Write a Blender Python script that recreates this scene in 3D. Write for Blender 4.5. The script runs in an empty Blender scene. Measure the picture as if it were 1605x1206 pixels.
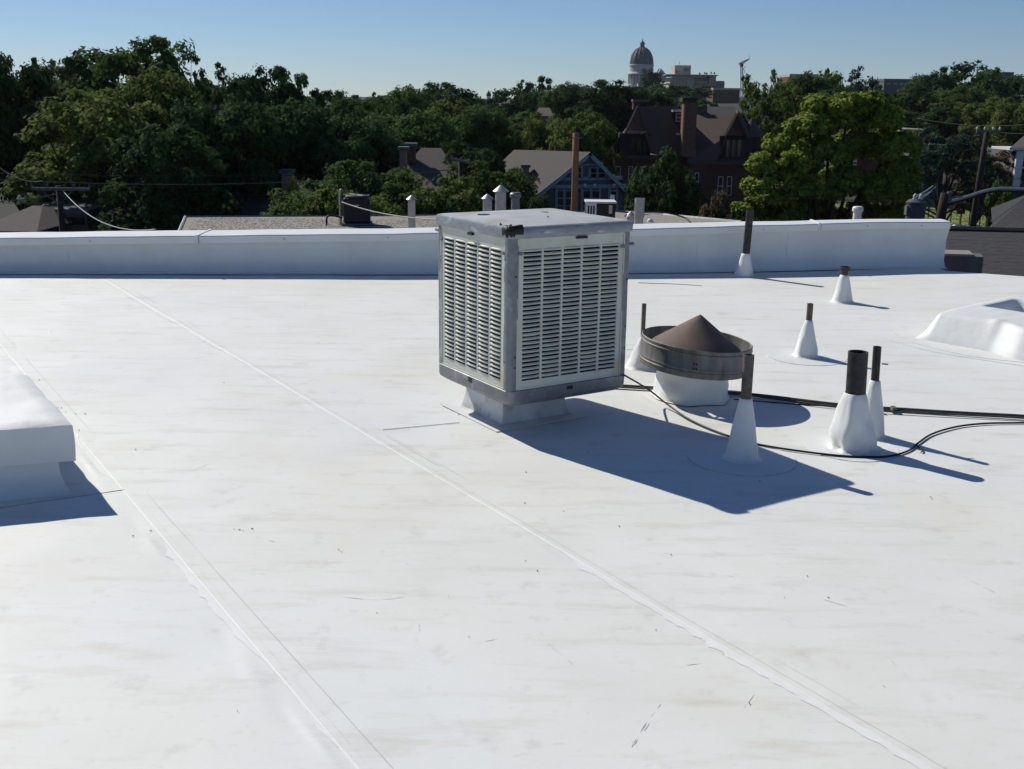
import bpy, math, random
import numpy as np
from mathutils import Vector, Matrix, noise
random.seed(7); rng = np.random.default_rng(11)
PI = math.pi
S = bpy.context.scene; C = S.collection

# ------------------------------------------------------------------ camera, sky, sun, exposure
F, PITCH, ROLL, EYE = 1693.9, 0.2560, 0.01254, 1.85
_x = Vector((1,0,0)); _u = Vector((0, math.sin(PITCH), math.cos(PITCH))); _f = Vector((0, math.cos(PITCH), -math.sin(PITCH)))
AX = _x*math.cos(ROLL) + _u*math.sin(ROLL); AU = _u*math.cos(ROLL) - _x*math.sin(ROLL)
cd = bpy.data.cameras.new('camera'); cam = bpy.data.objects.new('camera', cd); C.objects.link(cam)
m = Matrix.Identity(4)
for i in range(3):
    m[i][0] = AX[i]; m[i][1] = AU[i]; m[i][2] = -_f[i]
m[2][3] = EYE
cam.matrix_world = m
cd.sensor_width = 36; cd.lens = 36*F/1605; cd.clip_start = .05; cd.clip_end = 9000
S.camera = cam
SUN_EL = math.radians(38.2)
SUN_DIR = Vector((-math.cos(SUN_EL)*.703, math.cos(SUN_EL)*.711, math.sin(SUN_EL)))   # towards the sun
w = bpy.data.worlds.new('World'); S.world = w; w.use_nodes = True
nt = w.node_tree; bg = nt.nodes['Background']
sky = nt.nodes.new('ShaderNodeTexSky'); sky.sky_type = 'NISHITA'; sky.sun_disc = False
sky.sun_elevation = SUN_EL; sky.sun_rotation = math.atan2(SUN_DIR.x, SUN_DIR.y)
sky.altitude = 1300; sky.air_density = 1.0; sky.dust_density = 0.1; sky.ozone_density = 3.0
tint = nt.nodes.new('ShaderNodeMix'); tint.data_type = 'RGBA'; tint.blend_type = 'MULTIPLY'; tint.inputs[0].default_value = 1
tint.inputs[7].default_value = (.86, .99, 1.23, 1)      # one even tint over the whole sky
nt.links.new(sky.outputs[0], tint.inputs[6]); nt.links.new(tint.outputs[2], bg.inputs[0]); bg.inputs[1].default_value = .061
sd = bpy.data.lights.new('sun', 'SUN'); sd.energy = 4.6; sd.angle = math.radians(.5); sd.color = (1, .955, .87)
so = bpy.data.objects.new('sun', sd); C.objects.link(so); so.rotation_euler = SUN_DIR.to_track_quat('Z', 'Y').to_euler()
S.view_settings.view_transform = 'Standard'; S.view_settings.look = 'None'; S.view_settings.gamma = 1
S.view_settings.use_curve_mapping = False; S.view_settings.exposure = 0.0

# ------------------------------------------------------------------ places: a bearing seen from the roof, at a real distance
def ray(px, py):
    return _f + AX*((px-802.5)/F) - AU*((py-603)/F)
def at(px, py, Y):
    d = ray(px, py); t = Y/d.y; return Vector((d.x*t, Y, EYE + d.z*t))
def onz(px, py, z=0.):
    d = ray(px, py); t = (z-EYE)/d.z; return Vector((d.x*t, d.y*t, z))
def bearing(px, Y, z=0.):      # x for a column of the view at depth Y and height z
    py = 603
    for _ in range(4):
        p = at(px, py, Y); py -= (z-p.z)*F/Y*.97
    return at(px, py, Y).x
def sstep(a, b, x):
    t = min(1, max(0, (x-a)/(b-a))); return t*t*(3-2*t)
GZ = -8.0
def ground_z(x, y):
    z = GZ + 9*sstep(110, 420, y) + 4*sstep(400, 1300, y)
    z += 7*sstep(60, 330, x)*sstep(110, 400, y)
    return z

# ------------------------------------------------------------------ materials
MATS = {}
def mat(name, c1, c2=None, scale=3., rough=.7, metal=0., bump=0., bscale=40., detail=6., c3=None, s3=1., lo=.35, hi=.65,
        stretch=None, trans=0., leaf=False, spec=.3):
    mt = bpy.data.materials.new(name); mt.use_nodes = True; n = mt.node_tree; N = n.nodes; L = n.links
    b = N['Principled BSDF']; b.inputs['Roughness'].default_value = rough; b.inputs['Metallic'].default_value = metal
    b.inputs['Specular IOR Level'].default_value = spec
    tc = N.new('ShaderNodeTexCoord'); src = tc.outputs['Object']
    if stretch:
        mp = N.new('ShaderNodeMapping'); mp.inputs['Scale'].default_value = stretch[:3]
        if len(stretch) > 3: mp.inputs['Rotation'].default_value = (0, 0, stretch[3])
        L.new(src, mp.inputs[0]); src = mp.outputs[0]
    col = None
    def rgb(c): return (c[0], c[1], c[2], 1)
    if c2 is not None:
        t = N.new('ShaderNodeTexNoise'); t.inputs['Scale'].default_value = scale; t.inputs['Detail'].default_value = detail
        t.inputs['Roughness'].default_value = .6
        L.new(src, t.inputs['Vector'])
        r = N.new('ShaderNodeMapRange'); r.inputs[1].default_value = lo; r.inputs[2].default_value = hi; L.new(t.outputs[0], r.inputs[0])
        mx = N.new('ShaderNodeMix'); mx.data_type = 'RGBA'; mx.inputs[6].default_value = rgb(c1); mx.inputs[7].default_value = rgb(c2)
        L.new(r.outputs[0], mx.inputs[0]); col = mx.outputs[2]
    if c3 is not None:
        t = N.new('ShaderNodeTexNoise'); t.inputs['Scale'].default_value = s3; t.inputs['Detail'].default_value = 8; L.new(src, t.inputs['Vector'])
        r = N.new('ShaderNodeMapRange'); r.inputs[1].default_value = .56; r.inputs[2].default_value = .72; L.new(t.outputs[0], r.inputs[0])
        mx = N.new('ShaderNodeMix'); mx.data_type = 'RGBA'; mx.inputs[7].default_value = rgb(c3)
        L.new(r.outputs[0], mx.inputs[0]); L.new(col, mx.inputs[6]); col = mx.outputs[2]
    if leaf:
        g = N.new('ShaderNodeNewGeometry')
        oi = N.new('ShaderNodeObjectInfo')
        ad = N.new('ShaderNodeMath'); ad.operation = 'ADD'
        mr = N.new('ShaderNodeMapRange'); mr.inputs[3].default_value = .55; mr.inputs[4].default_value = 1.25
        L.new(g.outputs['Random Per Island'], mr.inputs[0])
        mo = N.new('ShaderNodeMapRange'); mo.inputs[3].default_value = .88; mo.inputs[4].default_value = 1.12
        L.new(oi.outputs['Random'], mo.inputs[0])
        ml = N.new('ShaderNodeMath'); ml.operation = 'MULTIPLY'; L.new(mr.outputs[0], ml.inputs[0]); L.new(mo.outputs[0], ml.inputs[1])
        vm = N.new('ShaderNodeVectorMath'); vm.operation = 'SCALE'; L.new(col, vm.inputs[0]); L.new(ml.outputs[0], vm.inputs['Scale']); col = vm.outputs[0]
    if col: L.new(col, b.inputs['Base Color'])
    else: b.inputs['Base Color'].default_value = rgb(c1)
    if bump:
        t = N.new('ShaderNodeTexNoise'); t.inputs['Scale'].default_value = bscale; t.inputs['Detail'].default_value = 4; L.new(src, t.inputs['Vector'])
        bp = N.new('ShaderNodeBump'); bp.inputs['Strength'].default_value = bump; bp.inputs['Distance'].default_value = .01
        L.new(t.outputs[0], bp.inputs['Height']); L.new(bp.outputs[0], b.inputs['Normal'])
    if trans:
        ts = N.new('ShaderNodeBsdfTranslucent'); L.new(col, ts.inputs[0]) if col else None
        ms = N.new('ShaderNodeMixShader'); ms.inputs[0].default_value = trans
        L.new(b.outputs[0], ms.inputs[1]); L.new(ts.outputs[0], ms.inputs[2]); L.new(ms.outputs[0], N['Material Output'].inputs[0])
    MATS[name] = mt; return mt

def membrane_mat(name, worn=1.):
    """white TPO sheet: faint beige dirt, grey scuffs, drag streaks, scattered specks"""
    mt = mat(name, (.772,.782,.742), (.72,.724,.68), scale=.9, rough=.42, detail=9, lo=.38, hi=.66, bump=.05, bscale=30, spec=.3)
    N = mt.node_tree.nodes; L = mt.node_tree.links; b = N['Principled BSDF']
    col = b.inputs['Base Color'].links[0].from_socket
    tc = next(n for n in N if n.type == 'TEX_COORD')
    def layer(col, sc, rot, nscale, lo, hi, c, amt, det=8, ty='N'):
        mp = N.new('ShaderNodeMapping'); mp.inputs['Scale'].default_value = sc; mp.inputs['Rotation'].default_value = (0,0,rot); L.new(tc.outputs['Object'], mp.inputs[0])
        if ty == 'N':
            t = N.new('ShaderNodeTexNoise'); t.inputs['Detail'].default_value = det; t.inputs['Roughness'].default_value = .65; t.inputs['Scale'].default_value = nscale; o = t.outputs[0]
        else:
            t = N.new('ShaderNodeTexVoronoi'); t.inputs['Scale'].default_value = nscale; o = t.outputs['Distance']
        L.new(mp.outputs[0], t.inputs['Vector'])
        r = N.new('ShaderNodeMapRange'); r.inputs[1].default_value = lo; r.inputs[2].default_value = hi; r.inputs[3].default_value = 0; r.inputs[4].default_value = amt*worn
        L.new(o, r.inputs[0])
        mx = N.new('ShaderNodeMix'); mx.data_type = 'RGBA'; mx.inputs[7].default_value = (*c, 1); L.new(r.outputs[0], mx.inputs[0]); L.new(col, mx.inputs[6])
        return mx.outputs[2]
    col = layer(col, (1,1,1), .3, .55, .48, .68, (.70,.665,.58), .6)            # large beige stains
    col = layer(col, (1,1,1), .8, .45, .52, .72, (.66,.73,.80), .4)           # cool cleaner patches
    col = layer(col, (1,5,1), .45, 1.6, .52, .74, (.56,.525,.45), .6)         # drag streaks
    col = layer(col, (1,1,1), 0, 5.5, .58, .76, (.52,.50,.46), .6)             # scuffed blotches
    col = layer(col, (1,1.6,1), .2, 15, .60, .80, (.50,.48,.43), .55)           # small smudges
    col = layer(col, (1,14,1), -.9, 3.0, .68, .80, (.40,.39,.37), .55)         # fine scrape lines
    col = layer(col, (1,22,1), .35, 2.4, .69, .80, (.42,.41,.39), .5)
    L.new(col, b.inputs['Base Color'])
    r = N.new('ShaderNodeMapRange'); r.inputs[3].default_value = .5; r.inputs[4].default_value = .68
    t = N.new('ShaderNodeTexNoise'); t.inputs['Scale'].default_value = 1.3; t.inputs['Detail'].default_value = 6; L.new(tc.outputs['Object'], t.inputs[0])
    L.new(t.outputs[0], r.inputs[0]); L.new(r.outputs[0], b.inputs['Roughness'])
    return mt

M_ROOF = membrane_mat('white_membrane')
M_WHITE = mat('white_membrane_flashing', (.77,.785,.765), (.70,.71,.685), scale=2.2, rough=.55, bump=.25, bscale=14)
M_COPE = mat('coping_membrane', (.78,.79,.775), (.72,.725,.71), scale=3, rough=.45)
M_SEAM = mat('seam_weld', (.755,.765,.73), (.71,.71,.675), scale=7, rough=.45, bump=.08, bscale=50)
M_SMEAR = mat('seam_sealer', (.80,.81,.79), (.75,.76,.73), scale=12, rough=.6)
M_CAULK = mat('grey_caulk', (.30,.30,.30), (.5,.5,.49), scale=14, rough=.6)
M_EDGE = mat('dusty_lap_edge', (.50,.50,.48), (.62,.62,.60), scale=6, rough=.7)
M_GALV = mat('galvanised_steel', (.24,.25,.27), (.17,.18,.195), scale=16, rough=.5, metal=.5, bump=.12, bscale=30, c3=(.38,.385,.39), s3=9, detail=9)
M_RIM = mat('pale_lid_rim_steel', (.34,.35,.36), (.25,.26,.275), scale=14, rough=.42, metal=.5, bump=.1, bscale=30, c3=(.62,.62,.60), s3=7, detail=9, stretch=(1,1,3))
M_LID = mat('weathered_lid_steel', (.60,.60,.57), (.44,.44,.43), scale=3.2, rough=.5, metal=.3, c3=(.42,.36,.28), s3=2.6, detail=9)
M_PANEL = mat('chalky_panel_paint', (.65,.655,.565), (.53,.55,.475), scale=4, rough=.55, c3=(.56,.50,.29), s3=4.5, bump=.15, bscale=60)
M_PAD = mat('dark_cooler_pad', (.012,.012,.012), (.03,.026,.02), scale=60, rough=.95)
M_TAR = mat('black_sealant', (.008,.008,.008), (.02,.02,.02), scale=30, rough=.5, bump=.6, bscale=60)
M_RUST = mat('rusty_brown_steel', (.185,.125,.10), (.12,.098,.09), scale=7, rough=.75, metal=.2, c3=(.25,.145,.095), s3=6, detail=9)
M_OLDGALV = mat('streaked_old_galvanised', (.23,.23,.215), (.12,.118,.112), scale=5, rough=.6, metal=.35, c3=(.20,.135,.095), s3=4, stretch=(3,3,.6), detail=9)
M_PIPE = mat('weathered_iron_pipe', (.17,.15,.13), (.10,.085,.075), scale=18, rough=.8, metal=.2, bump=.4, bscale=90)
M_BLACK = mat('black_pipe', (.018,.017,.016), (.045,.040,.035), scale=20, rough=.55, bump=.3, bscale=50)
M_BRONZE = mat('brown_pipe', (.16,.12,.075), (.09,.07,.05), scale=20, rough=.7, bump=.3, bscale=60)
M_CABLE = mat('black_cable', (.012,.012,.012), rough=.5)
M_CONDUIT = mat('dark_line_set', (.05,.048,.045), (.10,.095,.085), scale=12, rough=.7, bump=.5, bscale=60)
M_FOAM = mat('tan_tape', (.16,.14,.11), rough=.8)
M_BRICK = mat('brown_brick', (.13,.062,.048), (.09,.042,.034), scale=6, rough=.9, bump=.4, bscale=25)
M_BRICK2 = mat('red_brick_far', (.20,.07,.055), (.15,.055,.045), scale=2, rough=.9)
M_TAN = mat('tan_brick', (.30,.20,.14), (.22,.15,.11), scale=8, rough=.9)
M_ROOFGREY = mat('grey_brown_shingle', (.115,.10,.09), (.085,.075,.07), scale=10, rough=.95, stretch=(1,1,4), bump=.5, bscale=18)
M_ROOFDARK = mat('charcoal_shingle', (.030,.031,.034), (.05,.05,.053), scale=9, rough=.95, stretch=(1,6,6), bump=.5, bscale=30)
M_ROOFBROWN = mat('brown_slate_roof', (.105,.075,.062), (.085,.06,.05), scale=8, rough=.9, stretch=(1,1,5), bump=.4, bscale=14)
M_BLUESIDING = mat('slate_blue_stucco', (.125,.128,.13), (.105,.108,.11), scale=5, rough=.9)
M_PALETRIM = mat('pale_blue_trim', (.30,.36,.40), rough=.8)
M_TRIM = mat('white_trim', (.6,.6,.58), rough=.7)
M_GLASS = mat('dark_window_glass', (.02,.025,.03), rough=.08, spec=.7)
M_WOOD = mat('orange_brown_pole_wood', (.32,.165,.085), (.19,.10,.055), scale=5, rough=.9, stretch=(8,8,.6), bump=.4, bscale=12)
M_DARKWOOD = mat('dark_pole_wood', (.05,.038,.03), (.03,.024,.02), scale=5, rough=.95, stretch=(8,8,.6))
M_GREYWOOD = mat('grey_crossarm_wood', (.16,.155,.15), (.1,.1,.1), scale=6, rough=.9)
M_STONE = mat('pale_granite', (.46,.46,.44), (.38,.38,.365), scale=.15, rough=.85)
M_COPPER = mat('dark_copper_dome', (.06,.068,.07), (.045,.052,.055), scale=.2, rough=.7, metal=.0)
M_CONC = mat('tan_concrete', (.46,.42,.35), (.38,.35,.29), scale=.2, rough=.9)  # lightened so the office front looks sunlit; that light is in the colour
M_METAL = mat('bright_sheet_metal', (.55,.55,.54), (.38,.38,.38), scale=6, rough=.38, metal=.7)
M_WHITEPAINT = mat('white_paint', (.75,.76,.75), (.66,.66,.65), scale=8, rough=.5)
M_NAVY = mat('dark_blue_black_steel', (.012,.014,.024), (.02,.022,.03), scale=6, rough=.45)
M_STUCCO = mat('grey_stucco', (.13,.14,.15), (.10,.105,.115), scale=5, rough=.95)
M_CARW = mat('white_car_paint', (.75,.76,.77), rough=.2, spec=.6)
M_RUBBER = mat('tyre_rubber', (.02,.02,.02), rough=.85)
M_BARK = mat('bark', (.06,.048,.038), (.035,.028,.022), scale=6, rough=.95, stretch=(4,4,.8), bump=.6, bscale=14)
M_CONC2 = mat('painted_shade_concrete', (.28,.26,.235), (.24,.22,.20), scale=.2, rough=.9)  # darker copy of the tan concrete; the office's shade side is painted in
M_TERRA = mat('terracotta_shingle', (.20,.10,.075), (.10,.055,.042), scale=9, rough=.9, lo=.42, hi=.58)
M_DARKBRICK = mat('dark_brick', (.055,.034,.030), (.04,.026,.024), scale=5, rough=.9)
M_CHIM = mat('red_chimney_brick', (.21,.105,.08), (.15,.075,.06), scale=5, rough=.9)
M_STONETRIM = mat('sandstone_trim', (.28,.2,.16), rough=.85)
M_GALVW = mat('scuffed_white_flashing', (.70,.70,.69), (.45,.45,.45), scale=5, rough=.5, c3=(.33,.33,.33), s3=8)
M_PALEWIRE = mat('pale_service_wire', (.3,.3,.3), rough=.5)
M_TANK = mat('grey_tank_paint', (.09,.095,.10), (.06,.06,.065), scale=5, rough=.6)
M_CRANEJ = mat('faded_red_crane_paint', (.35,.22,.2), rough=.7)
M_STONEDARK = mat('painted_shade_granite', (.2,.2,.2), (.26,.26,.25), scale=.3, rough=.9)  # darker copy of the granite; shade behind the dome columns is in the colour
def leafm(name, a, b, tr=.35, s=.5): k = 1.85; return mat(name, [c*k for c in a], [c*k for c in b], scale=s, rough=.85, trans=tr+.12, leaf=True, detail=3, spec=.06)
L_DARK = leafm('dark_green_leaves', (.020,.040,.014), (.034,.060,.018), .22)
L_MID = leafm('mid_green_leaves', (.036,.064,.018), (.058,.088,.023), .28)
L_OLIVE = leafm('olive_green_leaves', (.052,.080,.019), (.082,.104,.026), .3)
L_BRIGHT = leafm('bright_yellow_green_leaves', (.088,.125,.018), (.125,.158,.026), .12)
L_BLUE = leafm('blue_green_needles', (.022,.040,.026), (.036,.058,.036), .15)
L_BROWN = leafm('brown_green_leaves', (.060,.052,.028), (.085,.064,.034), .25)
M_GRASS = mat('lawn', (.15,.20,.045), (.19,.22,.06), scale=1.2, rough=.95)
M_EARTH = mat('ground_cover', (.025,.032,.016), (.04,.04,.028), scale=.05, rough=1)
M_ASPH = mat('asphalt', (.05,.05,.052), (.065,.065,.065), scale=.5, rough=.9)
M_SHINGLE2 = mat('grey_asphalt_shingle', (.075,.073,.072), (.045,.045,.048), scale=5, rough=.95, stretch=(1,4,4), bump=.5, bscale=30)
# gravel: speckled in colour as ballast is
M_GRAVEL = mat('gravel_ballast', (.36,.33,.28), (.20,.18,.155), scale=14, rough=1, detail=4, lo=.40, hi=.60, bump=.6, bscale=16)

# ------------------------------------------------------------------ mesh helpers
class MB:
    def __init__(s): s.v = []; s.f = []
    def add(s, v, f):
        o = len(s.v); s.v += [tuple(p) for p in v]; s.f += [tuple(i+o for i in q) for q in f]; return s
    def box(s, x0, x1, y0, y1, z0, z1):
        return s.add([(x0,y0,z0),(x1,y0,z0),(x1,y1,z0),(x0,y1,z0),(x0,y0,z1),(x1,y0,z1),(x1,y1,z1),(x0,y1,z1)],
            [(3,2,1,0),(4,5,6,7),(0,1,5,4),(1,2,6,5),(2,3,7,6),(3,0,4,7)])
    def obox(s, o, a, b, c):      # corner o and three edge vectors
        o, a, b, c = map(Vector, (o, a, b, c))
        p = [o, o+a, o+a+b, o+b, o+c, o+a+c, o+a+b+c, o+b+c]
        f = [(3,2,1,0),(4,5,6,7),(0,1,5,4),(1,2,6,5),(2,3,7,6),(3,0,4,7)]
        if a.cross(b).dot(c) < 0: f = [q[::-1] for q in f]
        return s.add(p, f)
    def lathe(s, prof, n=24, c=(0,0,0), wob=None, cap0=False, cap1=False):
        v = []
        for k, (r, z) in enumerate(prof):
            for i in range(n):
                a = 2*PI*i/n; rr = r*(1+(wob(a, z) if wob else 0)); v.append((c[0]+rr*math.cos(a), c[1]+rr*math.sin(a), c[2]+z))
        f = [(k*n+i, k*n+(i+1)%n, (k+1)*n+(i+1)%n, (k+1)*n+i) for k in range(len(prof)-1) for i in range(n)]
        if cap0: f.append(tuple(range(n))[::-1])
        if cap1: f.append(tuple((len(prof)-1)*n+i for i in range(n)))
        return s.add(v, f)
    def tube(s, pts, r, n=6, cap=True):
        pts = [Vector(p) for p in pts]; R = r if isinstance(r, (list, tuple)) else [r]*len(pts)
        v = []; up0 = None
        for i, p in enumerate(pts):
            t = (pts[min(i+1, len(pts)-1)] - pts[max(i-1, 0)]).normalized()
            a = Vector((0,0,1)) if abs(t.z) < .95 else Vector((1,0,0))
            if up0 is not None: a = up0
            sx = t.cross(a).normalized(); sy = sx.cross(t).normalized(); up0 = sy if abs(sy.dot(t)) < .9 else None
            for k in range(n):
                q = 2*PI*k/n; v.append(p + sx*math.cos(q)*R[i] + sy*math.sin(q)*R[i])
        f = [(i*n+k, i*n+(k+1)%n, (i+1)*n+(k+1)%n, (i+1)*n+k) for i in range(len(pts)-1) for k in range(n)]
        if cap: f += [tuple(range(n))[::-1], tuple((len(pts)-1)*n+k for k in range(n))]
        return s.add(v, f)
    def prism(s, poly, d):        # planar polygon (3D) extruded by vector d
        poly = [Vector(p) for p in poly]; d = Vector(d); n = len(poly)
        nn = (poly[1]-poly[0]).cross(poly[2]-poly[1])
        f0 = tuple(range(n)); f1 = tuple(range(n, 2*n)); sd_ = [(i, (i+1)%n, n+(i+1)%n, n+i) for i in range(n)]
        if nn.dot(d) > 0: F_ = [f0[::-1], f1] + sd_
        else: F_ = [f0, f1[::-1]] + [q[::-1] for q in sd_]
        return s.add(poly + [p+d for p in poly], F_)
    def mesh(s, name, m, smooth=False):
        me = bpy.data.meshes.new(name); me.from_pydata(s.v, [], s.f); me.materials.append(m)
        if smooth: me.polygons.foreach_set('use_smooth', [True]*len(me.polygons))
        me.update(); return me
    def build(s, name, m, parent=None, smooth=False, bevel=0, loc=None, angle=None):
        o = bpy.data.objects.new(name, s.mesh(name, m, smooth)); C.objects.link(o)
        if parent: o.parent = parent
        if loc is not None: o.location = loc
        if bevel:
            b = o.modifiers.new('bevel', 'BEVEL'); b.width = bevel; b.segments = 2; b.limit_method = 'ANGLE'; b.angle_limit = .6
        if angle is not None:
            try: o.data.set_sharp_from_angle(angle=angle)
            except Exception: pass
        return o
def tag(o, label=None, cat=None, group=None, kind=None):
    if label: o['label'] = label
    if cat: o['category'] = cat
    if group: o['group'] = group
    if kind: o['kind'] = kind
    return o
def thing(name, loc, label, cat, group=None, rz=0.):
    o = bpy.data.objects.new(name, None); C.objects.link(o); o.location = loc; o.rotation_euler = (0,0,rz); o.empty_display_size = .2
    return tag(o, label, cat, group)
def copy_tree(o, parent=None):
    c = o.copy(); C.objects.link(c); c.parent = parent
    for ch in list(o.children): copy_tree(ch, c)
    return c
def lerp(a, b, t): return a + (b-a)*t
def interp(pl, x):
    for (x0, y0), (x1, y1) in zip(pl, pl[1:]):
        if x <= x1: return y0 + (y1-y0)*(x-x0)/(x1-x0)
    return pl[-1][1]

# ------------------------------------------------------------------ ground and streets
def terrain():
    b = MB(); ys = [-60,0,40,80,110,150,200,260,330,420,520,650,800,1000,1300,1700,2400]; xs = [-1600,-1200,-700,-400,-250,-150,-80,-40,0,40,80,120,180,250,350,500,800,1200,1600]
    n = len(xs); v = [(x, y, ground_z(x, y)) for y in ys for x in xs]
    f = [(j*n+i, j*n+i+1, (j+1)*n+i+1, (j+1)*n+i) for j in range(len(ys)-1) for i in range(n-1)]
    tag(b.add(v, f).build('ground', M_EARTH, smooth=True), kind='structure')
terrain()
p = MB(); p.box(20, 90, 62, 88, GZ-.3, GZ+.004); tag(p.build('street', M_ASPH), kind='structure')
def lawn():
    b = MB(); n = 9000
    P = np.stack([rng.uniform(30, 62, n), rng.uniform(88.5, 118, n)], 1)
    v = []; f = []
    for i, (x, y) in enumerate(P):
        a = rng.uniform(0, PI); s = .10; h = rng.uniform(.03, .07); z = ground_z(x, y)+.03
        dx, dy = math.cos(a)*s, math.sin(a)*s; v += [(x-dx, y-dy, z), (x+dx, y+dy, z), (x+rng.normal()*.05, y+rng.normal()*.05, z+h)]; f.append((3*i, 3*i+1, 3*i+2))
    b.add(v, f); tag(b.build('grass', M_GRASS), 'bright green mown grass of the lawn beyond the far street', 'grass', kind='stuff')
    b = MB(); xs = [30+4*i for i in range(9)]; ys = [88+5*i for i in range(7)]
    b.add([(x, y, ground_z(x, y)+.03) for y in ys for x in xs], [(j*9+i, j*9+i+1, (j+1)*9+i+1, (j+1)*9+i) for j in range(6) for i in range(8)])
    tag(b.build('lawn', M_GRASS), kind='structure')
lawn()

# ------------------------------------------------------------------ our white roof
SD = Vector((-.546, .838, 0)); SN = Vector((.838, .546, 0))
BACK = [(-12, 11.12), (-5.5, 11.58), (-.88, 11.92), (2.3, 12.32), (5.10, 12.96), (5.32, 12.24), (5.73, 12.04), (14, 9.9)]
def back_y(x): return interp(BACK, x)
def roof_z(x, y):
    z = .004*noise.noise(Vector((x*.9, y*.9, 3.))) + .0018*noise.noise(Vector((x*3.3, y*3.3, 8.)))
    z += .02*sstep(3.2, 6.5, x)*sstep(6.5, 11, y)
    return z
VA, VB = 1.172, 2.575
def seam_w(u, v0):      # wandering of a lap edge
    return v0 + .012*noise.noise(Vector((u*.9, v0*5, 0)))
def sheet_z(k, u, c, P):
    v0, v1 = ((-16, VA), (VA, VB), (VB, 17))[k]; z = roof_z(P.x, P.y)
    if k > 0:
        d = c - v0
        z += .0012 + .0005*math.exp(-((d-.004)/.020)**2)*(.5+.9*abs(noise.noise(Vector((u*2.1, k*3., 0)))))
        z += .0016*math.exp(-((d-.03)/.02)**2)*noise.noise(Vector((u*5, 1+k, 5.)))
    if k < 2:
        d = v1 - c; q = 1.6 if k == 0 else .8
        z += .0035*math.exp(-((d-.12)/.035)**2)*noise.noise(Vector((u*3.3, 9., k*4.)))*q
        z += .0045*q*max(0, noise.noise(Vector((u*2.4, 20+k, 0))))*math.exp(-((d-.105-.03*noise.noise(Vector((u*1.7, 0, k))))/.016)**2)
        if d < .056: z -= .004*(1-sstep(.030,.056,d))
    return z
def build_roof():
    root = MB(); 
    # deck and the building below it
    poly = [(-14,-4,-.03)] + [(14,-4,-.03),(14,9.9,-.03)] + [(x, y, -.03) for x, y in BACK[::-1][1:]] + [(-14,11.0,-.03)]
    deck = MB().prism(poly, (0,0,-.25)).build('roof', M_WHITE); tag(deck, kind='structure')
    v_edges = [(-16, VA), (VA, VB), (VB, 17)]
    for k, (v0, v1) in enumerate(v_edges):
        SK = k > 0
        # columns, dense beside laps
        cols = []
        if k == 0: cols = list(np.linspace(-16, -1.5, 16)[:-1]) + list(np.linspace(-1.5, v1-.2, 40)) + list(np.linspace(v1-.18, v1, 19))
        elif k == 1: cols = list(np.linspace(v0-.055, v0+.1, 20)) + list(np.linspace(v0+.13, v1-.2, 26)) + list(np.linspace(v1-.18, v1, 19))
        else: cols = list(np.linspace(v0-.055, v0+.1, 18)) + list(np.linspace(v0+.14, 8, 100)) + list(np.linspace(8.3, 17, 12))
        rows = 230; v = []
        if SK: cols = [cols[0]-.0004] + cols
        nc = len(cols)
        for ci, c in enumerate(cols):
            # far end of the column along the seam direction
            lo, hi = -6., 30.
            for _ in range(24):
                mid = (lo+hi)/2; P = SN*c + SD*mid
                if P.y < back_y(P.x): lo = mid
                else: hi = mid
            u1 = lo; u0 = -1.5
            if c < -1: u0 = 0
            for j in range(rows+1):
                t = j/rows; u = u0 + (u1-u0)*(t**1.15); P = SN*c + SD*u
                if c == cols[-1] and k < 2:      # irregular lap under edge
                    pass
                z = sheet_z(k, u, c, P) - (.012 if (SK and ci == 0) else 0)
                v.append((P.x, P.y, z))
        f = [(i*(rows+1)+j, (i+1)*(rows+1)+j, (i+1)*(rows+1)+j+1, i*(rows+1)+j+1) for i in range(nc-1) for j in range(rows)]
        MB().add(v, f).build('membrane_sheet', M_ROOF, deck, smooth=True)
    # heat-welded laps: a worn strip, a crisp double edge and squeezed sealer along the other side
    def strip(v0, w0, w1, u0, u1, m, name, zo, ragged=0., seed=0, step=.03, gate=-9):
        b = MB(); vs = []; fs = []; u = u0; prev = False
        while u < u1:
            g = noise.noise(Vector((u*1.1, seed*7.7, 1.)))
            r = ragged*(noise.noise(Vector((u*9, seed, 0))) + .7*noise.noise(Vector((u*27, seed, 4))) + .6*noise.noise(Vector((u*2.3, seed, 9))))
            fade = sstep(gate, gate+.25, g) if gate > -5 else 1
            lo_, hi_ = v0+w0-abs(r)*1.0, v0+w1
            lo_ = hi_ - (hi_-lo_)*fade
            if fade <= .02: prev = False; u += step; continue
            for c in (lo_, hi_):
                P = SN*c + SD*u; kk = (1 if v0 == VA else 2) if c >= v0-.055 else (0 if v0 == VA else 1)
                vs.append((P.x, P.y, sheet_z(kk, u, max(c, v0-.055) if kk == (1 if v0 == VA else 2) else c, P)+zo))
            if prev: n = len(vs); fs.append((n-4, n-3, n-1, n-2))
            prev = True; u += step
        return b.add(vs, fs).build(name, m, deck)
    for k, v0 in enumerate((VA, VB)):
        ul = 12.6 if k else 11.0
        strip(v0, -.020, .030, -1, ul, M_ROOF, 'lap_strip', .0012, 0.004, seed=3+k)
        strip(v0, .032, .0342, -1, ul, M_EDGE, 'lap_edge', .0018, 0.0, seed=5+k, gate=-.3 if k == 0 else .05)
        strip(v0, .052, .0532, -1, ul, M_EDGE, 'lap_edge', .0016, 0.0, seed=8+k, gate=.05)
        strip(v0, -.080, -.0555, -1, ul, M_SMEAR, 'seam_sealer', .0014, .03, seed=11+k, gate=-.1)
    return deck
ROOF = build_roof()
b = MB(); poly = [(-13.9,-3.9,-.281),(13.9,-3.9,-.281),(13.9,9.6,-.281)] + [(x, y-.06, -.281) for x, y in BACK[::-1][1:]] + [(-13.9,10.9,-.281)]
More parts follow.
